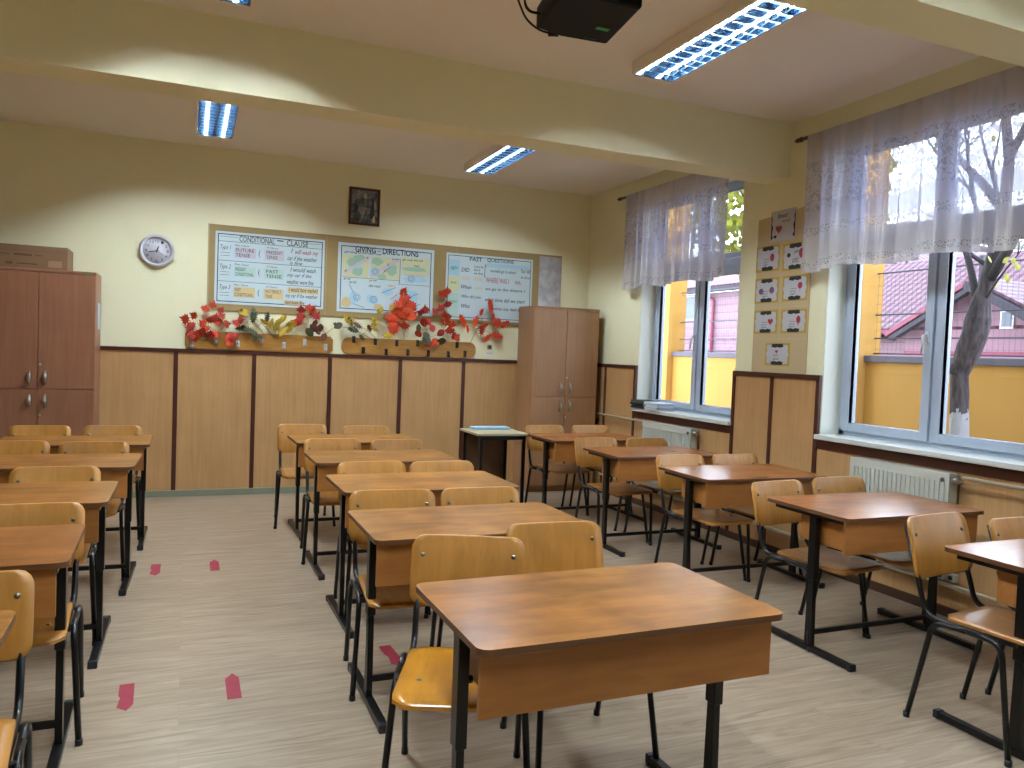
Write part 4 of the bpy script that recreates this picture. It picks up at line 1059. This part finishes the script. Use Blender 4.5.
for ya, yb, lb in ((3.30, 3.35, 'small pale socket low on the window wall, the farther of two'), (3.23, 3.28, 'small pale socket low on the window wall, the nearer of two')):
    so = empty('wall_socket', (XR-T, (ya+yb)/2, .25), 0, lb, 'socket', 'sockets low on the window wall')
    MB().box(-.04, 0, -.025, .025, -.022, .022, bev=.003).build('cover', M['rad'], so); MB().lathe([(0, .0), (.014, 0), (.014, .003), (0, .003)], Matrix.Translation((-.0405, 0, 0)) @ Matrix.Rotation(-PI/2, 4, 'Y'), 14).build('outlet', M['raddark'], so)

# ------------------------------------------------------------------ things on the far window sill
BK = [(.225, .06, 'leafdark', 'dark green hardback at the top of the sill pile', 0.03), ]
def book(x0, x1, y0, y1, z0, th, mc, label, group):
    t = empty('book', ((x0+x1)/2, (y0+y1)/2, z0), 0, label, 'book', group); a, b = (x1-x0)/2, (y1-y0)/2
    m = MB(); m.box(-a, a, -b, b, .0003, .002); m.box(-a, a, -b, b, th-.002, th); m.box(-a, -a+.002, -b, b, .002, th-.002); m.build('cover', mc, t)
    MB().box(-a+.0025, a-.003, -b+.003, b-.003, .0022, th-.0022).build('pages', M['cardw'], t)
z = ZS+.0045
for k, (c, th, dx) in enumerate((('#3a3f42', .018, 0), ('#5a5f66', .016, .01), ('#2b2e33', .020, -.01), ('#4a5240', .026, .0))):
    book(4.235+dx, 4.42+dx, 6.70, 6.95, z, th, plain('book_cover_%d' % k, c, .9, 0, .1), ('dark grey book at the bottom of the darker sill pile', 'grey book second from the bottom of the darker sill pile', 'black book third in the darker sill pile', 'olive book topmost of the darker sill pile')[k], 'dark books on the far window sill'); z += th+.0006
z = ZS+.0045
for k in range(5):
    th = (.016, .014, .018, .013, .012)[k]; dy = (.0, .02, -.01, .025, .01)[k]
    book(4.225, 4.41, 6.42+dy, 6.66+dy, z, th, plain('exercise_book_%d' % k, ('#b5c0cc', '#aab6c8', '#c2c9d0', '#a4b8c4', '#bcc8d4')[k], .5), ('bottom', 'second from bottom', 'middle', 'second from top', 'topmost')[k]+' of the pale exercise books stacked on the far sill', 'pale exercise books on the far window sill'); z += th+.0006

# ------------------------------------------------------------------ red arrows taped on the floor
def arrow(x, y, d, rz, label):
    w, L, p = .029, .135, .055
    pts = [(-w, -L), (w, -L), (w, L-p), (0.004, L), (-w, L-p)]
    if d > 0: jag = pts
    else: pts = [(-w, L), (w, L), (w, -L+p), (.004, -L), (-w*1.1, -L+p*.8), (-w*.75, 0), (-w*1.05, .02)]
    m = MB(); m.prism(pts, 'z', .0002, .0012, Matrix.Translation((x, y, 0)) @ Matrix.Rotation(rz, 4, 'Z')); o = m.build('floor_arrow', M['tape']); tag(o, label, 'floor tape', 'red tape arrows on the floor')
arrow(-.205, 3.56, -1, .03, 'ragged red tape arrow on the floor pointing to the camera, near the left row')
arrow(.215, 3.545, 1, 0, 'red tape arrow in the aisle pointing away, second from the left and nearest')
arrow(-.160, 5.52, -1, 0, 'far red tape arrow beside the left row of desks')
arrow(.200, 5.54, 1, .0, 'far red tape arrow nearer the middle row')
arrow(.955, 3.67, -1, .05, 'red tape arrow half hidden by the yellow seat of the nearest chair')

# ------------------------------------------------------------------ outside: yard, wall, fence, houses, trees
struct(MB().box(XR+.27, 60, -40, 70, -.35, -.15).build('ground_outside', varied('yard_ground', '#a09c90', .9, .2, .8)))
M['yellow'] = varied('yellow_render', '#a87c36', .85, .05, 1.2, .2, 40)
M['cap'] = plain('grey_coping', '#4f4a54', .7)
bw = empty('boundary_wall', (7.1, 8, -.15), 0, 'low yellow rendered yard wall outside with a grey coping', 'wall')
MB().box(-.1, .12, -14, 12, 0, 1.72).build('render', M['yellow'], bw)
MB().box(-.14, .16, -14, 12, 1.70, 1.775, bev=.01).build('coping', M['cap'], bw)
for k, (a, b, lab) in enumerate(((6.54, 7.9, 'tall yellow rendered pillar outside the near window'), (10.29, 12.6, 'tall yellow rendered wall outside the far window'))):
    q = empty('yellow_pillar', (6.95, (a+b)/2, -.15), 0, lab, 'pillar', 'tall yellow pillars of the yard wall')
    MB().box(-.06, .25, -(b-a)/2, (b-a)/2, 0, 4.6).build('shaft', M['yellow'], q); MB().box(-.12, .31, -(b-a)/2-.06, (b-a)/2+.06, 4.6, 4.7).build('capstone', M['cap'], q)
fn = empty('wire_fence', (7.11, 8, 1.62), 0, 'thin dark wire fence standing on the yellow yard wall', 'fence')
m = MB()
for zz in (.03, .20, .46, .92): m.tube([(0, -12, zz), (0, 12, zz)], .009, seg=6)
m.build('rail', M['cap'], fn)
m = MB()
for k in range(150): m.box(-.001, .001, -5+.055*k, -5+.055*k+.002, .02, .95)
for k in range(9): m.box(-.001, .001, -12, 12, .08+.1*k, .082+.1*k)
m.build('mesh', M['cap'], fn)
m = MB()
for y in (-10, -7.5, -5, -2.7, 1.9, 4.5, 7): m.box(-.02, .02, y-.02, y+.02, .0, 1.0)
m.build('post', M['cap'], fn)

def tiles():
    t = NT('pink_roof_tiles'); v = t.coords('UV', (1, 1, 1), rnd=False)
    w1 = t.n('TexWave', wave_type='BANDS', bands_direction='X'); w1.inputs['Scale'].default_value = 1.35; t.l(v, w1.inputs['Vector'])
    w2 = t.n('TexWave', wave_type='BANDS', bands_direction='Y', wave_profile='SAW'); w2.inputs['Scale'].default_value = 1.1; t.l(v, w2.inputs['Vector'])
    a = t.mix(.5, w1.outputs[0], w2.outputs[0]); c = t.ramp(a, [(.15, srgb('#431f28')), (.45, srgb('#5e3542')), (.8, srgb('#7a4c5a'))])
    t.bsdf(c, .45, bump=a, bstr=.6, bdist=.04); return t.m
M['tiles'] = tiles()
def siding():
    t = NT('pink_siding'); v = t.coords('Object', (1, 1, 1), rnd=False)
    w = t.n('TexWave', wave_type='BANDS', bands_direction='Z', wave_profile='SAW'); w.inputs['Scale'].default_value = 1.1; t.l(v, w.inputs['Vector'])
    c = t.ramp(w.outputs[0], [(0, srgb('#6a4c58')), (.12, srgb('#947480')), (1, srgb('#9c7e88'))]); t.bsdf(c, .8); return t.m
M['siding'] = siding()
M['pink'] = varied('pink_render', '#94707e', .8, .04, 1)
M['trimred'] = plain('red_trim', '#86304a', .5); M['soffit'] = plain('dark_soffit', '#2e2a34', .7); M['darkglass'] = plain('dark_window_glass', '#4b5866', .15)
def slab(parent, name, quad, th, mat, lift=None):
    """sloping roof plane with uv in metres"""
    m = MB(); bmx = m.b; uvl = bmx.loops.layers.uv.new('UVMap'); q = [Vector(p) for p in quad]
    n = (q[1]-q[0]).cross(q[-1]-q[0]).normalized(); n = n if n.z > 0 else -n
    A = [bmx.verts.new(p+n*th) for p in q]; Bv = [bmx.verts.new(p) for p in q]
    fs = [bmx.faces.new(A), bmx.faces.new(Bv[::-1])]+[bmx.faces.new([A[i], A[(i+1) % len(q)], Bv[(i+1) % len(q)], Bv[i]]) for i in range(len(q))]
    e1 = (q[1]-q[0]).normalized(); e2 = n.cross(e1)
    for f in fs:
        for lp in f.loops: d = lp.vert.co-q[0]; lp[uvl].uv = (d.dot(e1), d.dot(e2))
    return m.build(name, mat, parent)
hb = empty('pink_house', (16, 12, -.15), 0, 'pink gabled house with a pink tiled roof seen through the near window', 'house')
def P(x, y, z): return (x-16, y-12, z+.15)
m = MB(); m.prism([(9.6-12, 0), (13.8-12, 0), (13.8-12, 2.50), (11.77-12, 3.56), (9.6-12, 2.42)], 'x', 0, 3); m.build('gable_wall', M['pink'], hb)
m = MB(); m.box(.35, 5, 14.1-12, 19.4-12, 0, 2.5); m.box(.35, 6, 6-12, 9.96-12, 0, 2.5); m.build('wall', M['siding'], hb)
slab(hb, 'main_roof', [P(16.0, 19.6, 2.42), P(16.0, 5.8, 2.42), P(19.2, 5.8, 4.50), P(19.2, 19.6, 4.50)], .06, M['tiles'])
slab(hb, 'main_roof', [P(22.4, 5.8, 2.42), P(22.4, 19.6, 2.42), P(19.2, 19.6, 4.50), P(19.2, 5.8, 4.50)], .06, M['tiles'])
slab(hb, 'gable_roof', [P(15.6, 13.95, 2.32), P(15.6, 11.77, 3.47), P(18.6, 11.77, 3.47), P(18.6, 13.95, 2.32)], .06, M['tiles'])
slab(hb, 'gable_roof', [P(15.3, 11.77, 3.47), P(15.3, 9.2, 2.12), P(18.6, 9.2, 2.12), P(18.6, 11.77, 3.47)], .06, M['tiles'])
m = MB(); m.bar([P(15.58, 14.0, 2.30), P(15.58, 11.77, 3.49)], .10, .10); m.bar([P(15.95, 19.6, 2.38), P(15.95, 13.95, 2.38)], .12, .12); m.build('verge_board', M['trimred'], hb)
m = MB(); m.bar([P(15.6, 13.85, 2.20), P(15.6, 11.77, 3.32)], .16, .10); m.prism([(14.4-12, 2.24+.15), (19.6-12, 2.24+.15), (19.6-12, 2.36+.15), (14.4-12, 2.36+.15)], 'x', -.2, .2); m.bar([P(15.4, 11.7, 3.33), P(15.4, 9.3, 2.05)], .5, .16); m.build('soffit', M['soffit'], hb)
w = MB().box(-.03, .02, 11.13-12, 11.43-12, 2.42+.15, 2.82+.15).build('window', M['white'], hb); MB().box(-.05, -.025, 11.18-12, 11.38-12, 2.47+.15, 2.77+.15).build('pane', M['darkglass'], w)
MB().box(-.03, 0, 9.6-12, 13.8-12, 1.85+.15, 1.93+.15).build('ledge', M['trimred'], hb)
ha = empty('farther_pink_house', (24, 29.33, -.70), 0, 'pale pink boarded house with a red downspout seen through the far window', 'house')
ha.scale = (1.333, 1.333, 1.333)
def Q(x, y, z): return (x-18, y-22, z+.15)
m = MB(); m.box(0, 7, 15.6-22, 31-22, 0, 4.2); m.build('wall', M['siding'], ha)
slab(ha, 'roof', [Q(17.6, 31.4, 4.18), Q(17.6, 15.3, 4.18), Q(21.5, 18.6, 6.2), Q(21.5, 31.4, 6.2)], .08, M['tiles'])
slab(ha, 'roof', [Q(17.6, 15.3, 4.18), Q(25.4, 15.3, 4.18), Q(21.5, 18.6, 6.2), Q(21.5, 18.6, 6.2)][:3], .08, M['tiles'])
m = MB(); m.box(-.5, -.3, 15.3-22, 31.2-22, 4.02+.15, 4.2+.15); m.build('gutter', M['soffit'], ha)
m = MB(); m.tube(rounded([Q(17.6, 24.25, 4.05), Q(17.6, 24.25, 3.98), Q(17.9, 23.9, 3.78), Q(17.9, 23.9, -.1)], .08), .06, seg=8); m.build('downspout', M['trimred'], ha)
w = MB().box(-.03, .02, 25.0-22, 25.85-22, 3.05+.15, 4.0+.15).build('window', M['white'], ha); MB().box(-.05, -.025, 25.06-22, 25.79-22, 3.1+.15, 3.95+.15).build('pane', M['darkglass'], w)
MB().box(-.03, 0, 15.7-22, 30.9-22, 2.28+.15, 2.36+.15).build('ledge', M['pink'], ha)

def bark():
    t = NT('tree_bark'); v = t.coords('Object', (1, 1, .25), rnd=False); n1 = t.n('TexNoise'); n1.inputs['Scale'].default_value = 30; n1.inputs['Detail'].default_value = 5; t.l(v, n1.inputs['Vector'])
    c = t.ramp(n1.outputs[0], [(.35, srgb('#2a2428')), (.6, srgb('#4c4448'))])
    tc = t.n('TexCoord'); sp = t.n('SeparateXYZ'); t.l(tc.outputs['Object'], sp.inputs[0]); n2 = t.n('TexNoise'); n2.inputs['Scale'].default_value = 22; t.l(tc.outputs['Object'], n2.inputs['Vector'])
    ml = t.n('Math', operation='MULTIPLY_ADD'); t.l(n2.outputs[0], ml.inputs[0]); ml.inputs[1].default_value = .25; t.l(sp.outputs[2], ml.inputs[2])
    lt = t.n('Math', operation='LESS_THAN'); t.l(ml.outputs[0], lt.inputs[0]); lt.inputs[1].default_value = 1.42
    c = t.mix(lt.outputs[0], c, srgb('#98969c')); t.bsdf(c, .9, bump=n1.outputs[0], bstr=.8, bdist=.02); return t.m
tr = empty('bare_tree', (6.0, 4.59, -.15), 0, 'thick bare tree with a whitewashed foot outside the near window', 'tree')
def S(y, z, dx=0): return Vector((dx, y-4.59, z+.15))
trunk = [S(4.600, -0.150), S(4.592, 0.997), S(4.602, 1.156), S(4.608, 1.308), S(4.618, 1.458), S(4.588, 1.568), S(4.542, 1.686), S(4.497, 1.818), S(4.485, 1.900), S(4.474, 1.998), S(4.462, 2.079), S(4.438, 2.176), S(4.412, 2.303), S(4.382, 2.430), S(4.349, 2.570), S(4.31, 2.85), S(4.30, 3.2), S(4.36, 3.6), S(4.33, 4.3)]
m = MB(); m.tube(trunk, [0.11, 0.075, 0.072, 0.072, 0.068, 0.084, 0.098, 0.097, 0.1, 0.085, 0.07, 0.055, 0.052, 0.05, 0.046, 0.044, 0.04, 0.034, 0.022], seg=14)
m.lathe([(0, -.05), (.04, -.03), (.05, 0), (.03, .05), (0, .06)], Matrix.Translation(S(4.63, 1.50, -.05)), 10)
m.build('trunk', bark(), tr)
m = MB(); rb = random.Random(4)
def branch(p, d, L, r, depth):
    pts = [p]; q = p.copy(); dd = d.normalized()
    for k in range(4):
        dd = (dd+Vector((rb.uniform(-.18, .18), rb.uniform(-.18, .18), rb.uniform(-.05, .16)))).normalized(); q = q+dd*L/4; pts.append(q.copy())
    m.tube(pts, [r*(1-.16*k) for k in range(5)], seg=6, cap=True)
    if depth:
        for k in (1, 2, 3, 4):
            if rb.random() < .85: branch(pts[k], dd+Vector((rb.uniform(-.9, .9), rb.uniform(-1, 1), rb.uniform(-.1, .7))), L*.62, r*.5, depth-1)
branch(S(4.675, 2.593), Vector((.05, .4, 1)), .9, .02, 2); m.tube([S(4.485, 2.031), S(4.530, 2.181), S(4.566, 2.316), S(4.611, 2.453), S(4.675, 2.593)], [.045, .032, .028, .026, .022], seg=8)
branch(S(4.40, 2.25), Vector((0, -.9, .9)), 1.2, .045, 2); branch(S(4.33, 2.8), Vector((.2, .7, 1)), 1.3, .04, 2); branch(S(4.30, 3.2), Vector((-.1, -.7, .9)), 1.3, .035, 2); branch(S(4.34, 3.7), Vector((.3, .3, 1)), 1.2, .03, 2)
branch(S(4.40, 2.5), Vector((.1, .6, 1)), 1.2, .025, 2); branch(S(4.42, 2.35), Vector((.2, .9, .5)), .9, .02, 1); branch(S(4.45, 2.05), Vector((-.3, -.6, .5)), .5, .014, 1)
m.build('branches', plain('dark_branch', '#3a353a', .9), tr)
m = MB()
for k in range(70):
    q = S(4.2+rb.gauss(0, .28)-.1, 2.35+rb.gauss(0, .12), rb.gauss(0, .3)) if k < 26 else S(4.4+rb.gauss(0, .9), 3.6+rb.gauss(0, .6), rb.gauss(0, .5)); leaf(m, q, .06, rb.uniform(0, 6), ROUND)
tag(m.build('leaves', varied('olive_leaf', '#a0a040', .7, .2, 8), tr, recalc=False), kind='stuff')
yt = empty('yellowing_tree', (10.2, 11.9, -.15), 0, 'tree with yellow-green foliage high behind the far window', 'tree')
m = MB(); m.tube([(0, 0, 0), (.1, .1, 2), (0, -.1, 3.5), (.1, .0, 5.5)], [.2, .16, .12, .05], seg=10)
for a in range(9): m.tube([(0, 0, 2.8+.25*a), (math.cos(a*2.4)*1.1, math.sin(a*2.4)*1.2, 3.8+.28*a)], [.06, .02], seg=6)
m.build('trunk', plain('brown_bark', '#4a4038', .9), yt)
m = MB()
for k in range(2600):
    a = rb.uniform(0, 2*PI); b = rb.uniform(-1, 1); r = rb.uniform(.35, 1)**.5; c = math.sqrt(1-b*b)
    leaf(m, Vector((1.6*r*c*math.cos(a), 2.3*r*c*math.sin(a), 5.1+1.9*r*b)), .16, rb.uniform(0, 6), ROUND)
tag(m.build('leaves', varied('yellow_green_leaf', '#7d8020', .7, .3, 1.5), yt, recalc=False), kind='stuff')

# ------------------------------------------------------------------ daylight and render look
world = bpy.data.worlds.new('overcast_sky'); scene.world = world; world.use_nodes = True
nt = world.node_tree; nt.nodes.clear(); out = nt.nodes.new('ShaderNodeOutputWorld'); bg = nt.nodes.new('ShaderNodeBackground')
tc = nt.nodes.new('ShaderNodeTexCoord'); sp = nt.nodes.new('ShaderNodeSeparateXYZ'); rp = nt.nodes.new('ShaderNodeValToRGB')
nt.links.new(tc.outputs['Generated'], sp.inputs[0]); nt.links.new(sp.outputs[2], rp.inputs[0])
rp.color_ramp.elements[0].position = 0; rp.color_ramp.elements[0].color = (.80, .88, 1.0, 1); rp.color_ramp.elements[1].position = .85; rp.color_ramp.elements[1].color = (.16, .20, .28, 1)
nt.links.new(rp.outputs[0], bg.inputs[0]); bg.inputs[1].default_value = SKY; nt.links.new(bg.outputs[0], out.inputs[0])

scene.view_settings.view_transform = 'Standard'; scene.view_settings.look = 'None'; scene.view_settings.gamma = 1; scene.view_settings.use_curve_mapping = False
scene.view_settings.exposure = EXPO
cy = scene.cycles; cy.use_denoising = True
try: cy.denoiser = 'OPENIMAGEDENOISE'; cy.denoising_input_passes = 'RGB_ALBEDO_NORMAL'
except Exception: pass
cy.max_bounces = 10; cy.diffuse_bounces = 6; cy.glossy_bounces = 4; cy.transparent_max_bounces = 16; cy.transmission_bounces = 6; cy.sample_clamp_indirect = 6
cy.caustics_reflective = False; cy.caustics_refractive = False
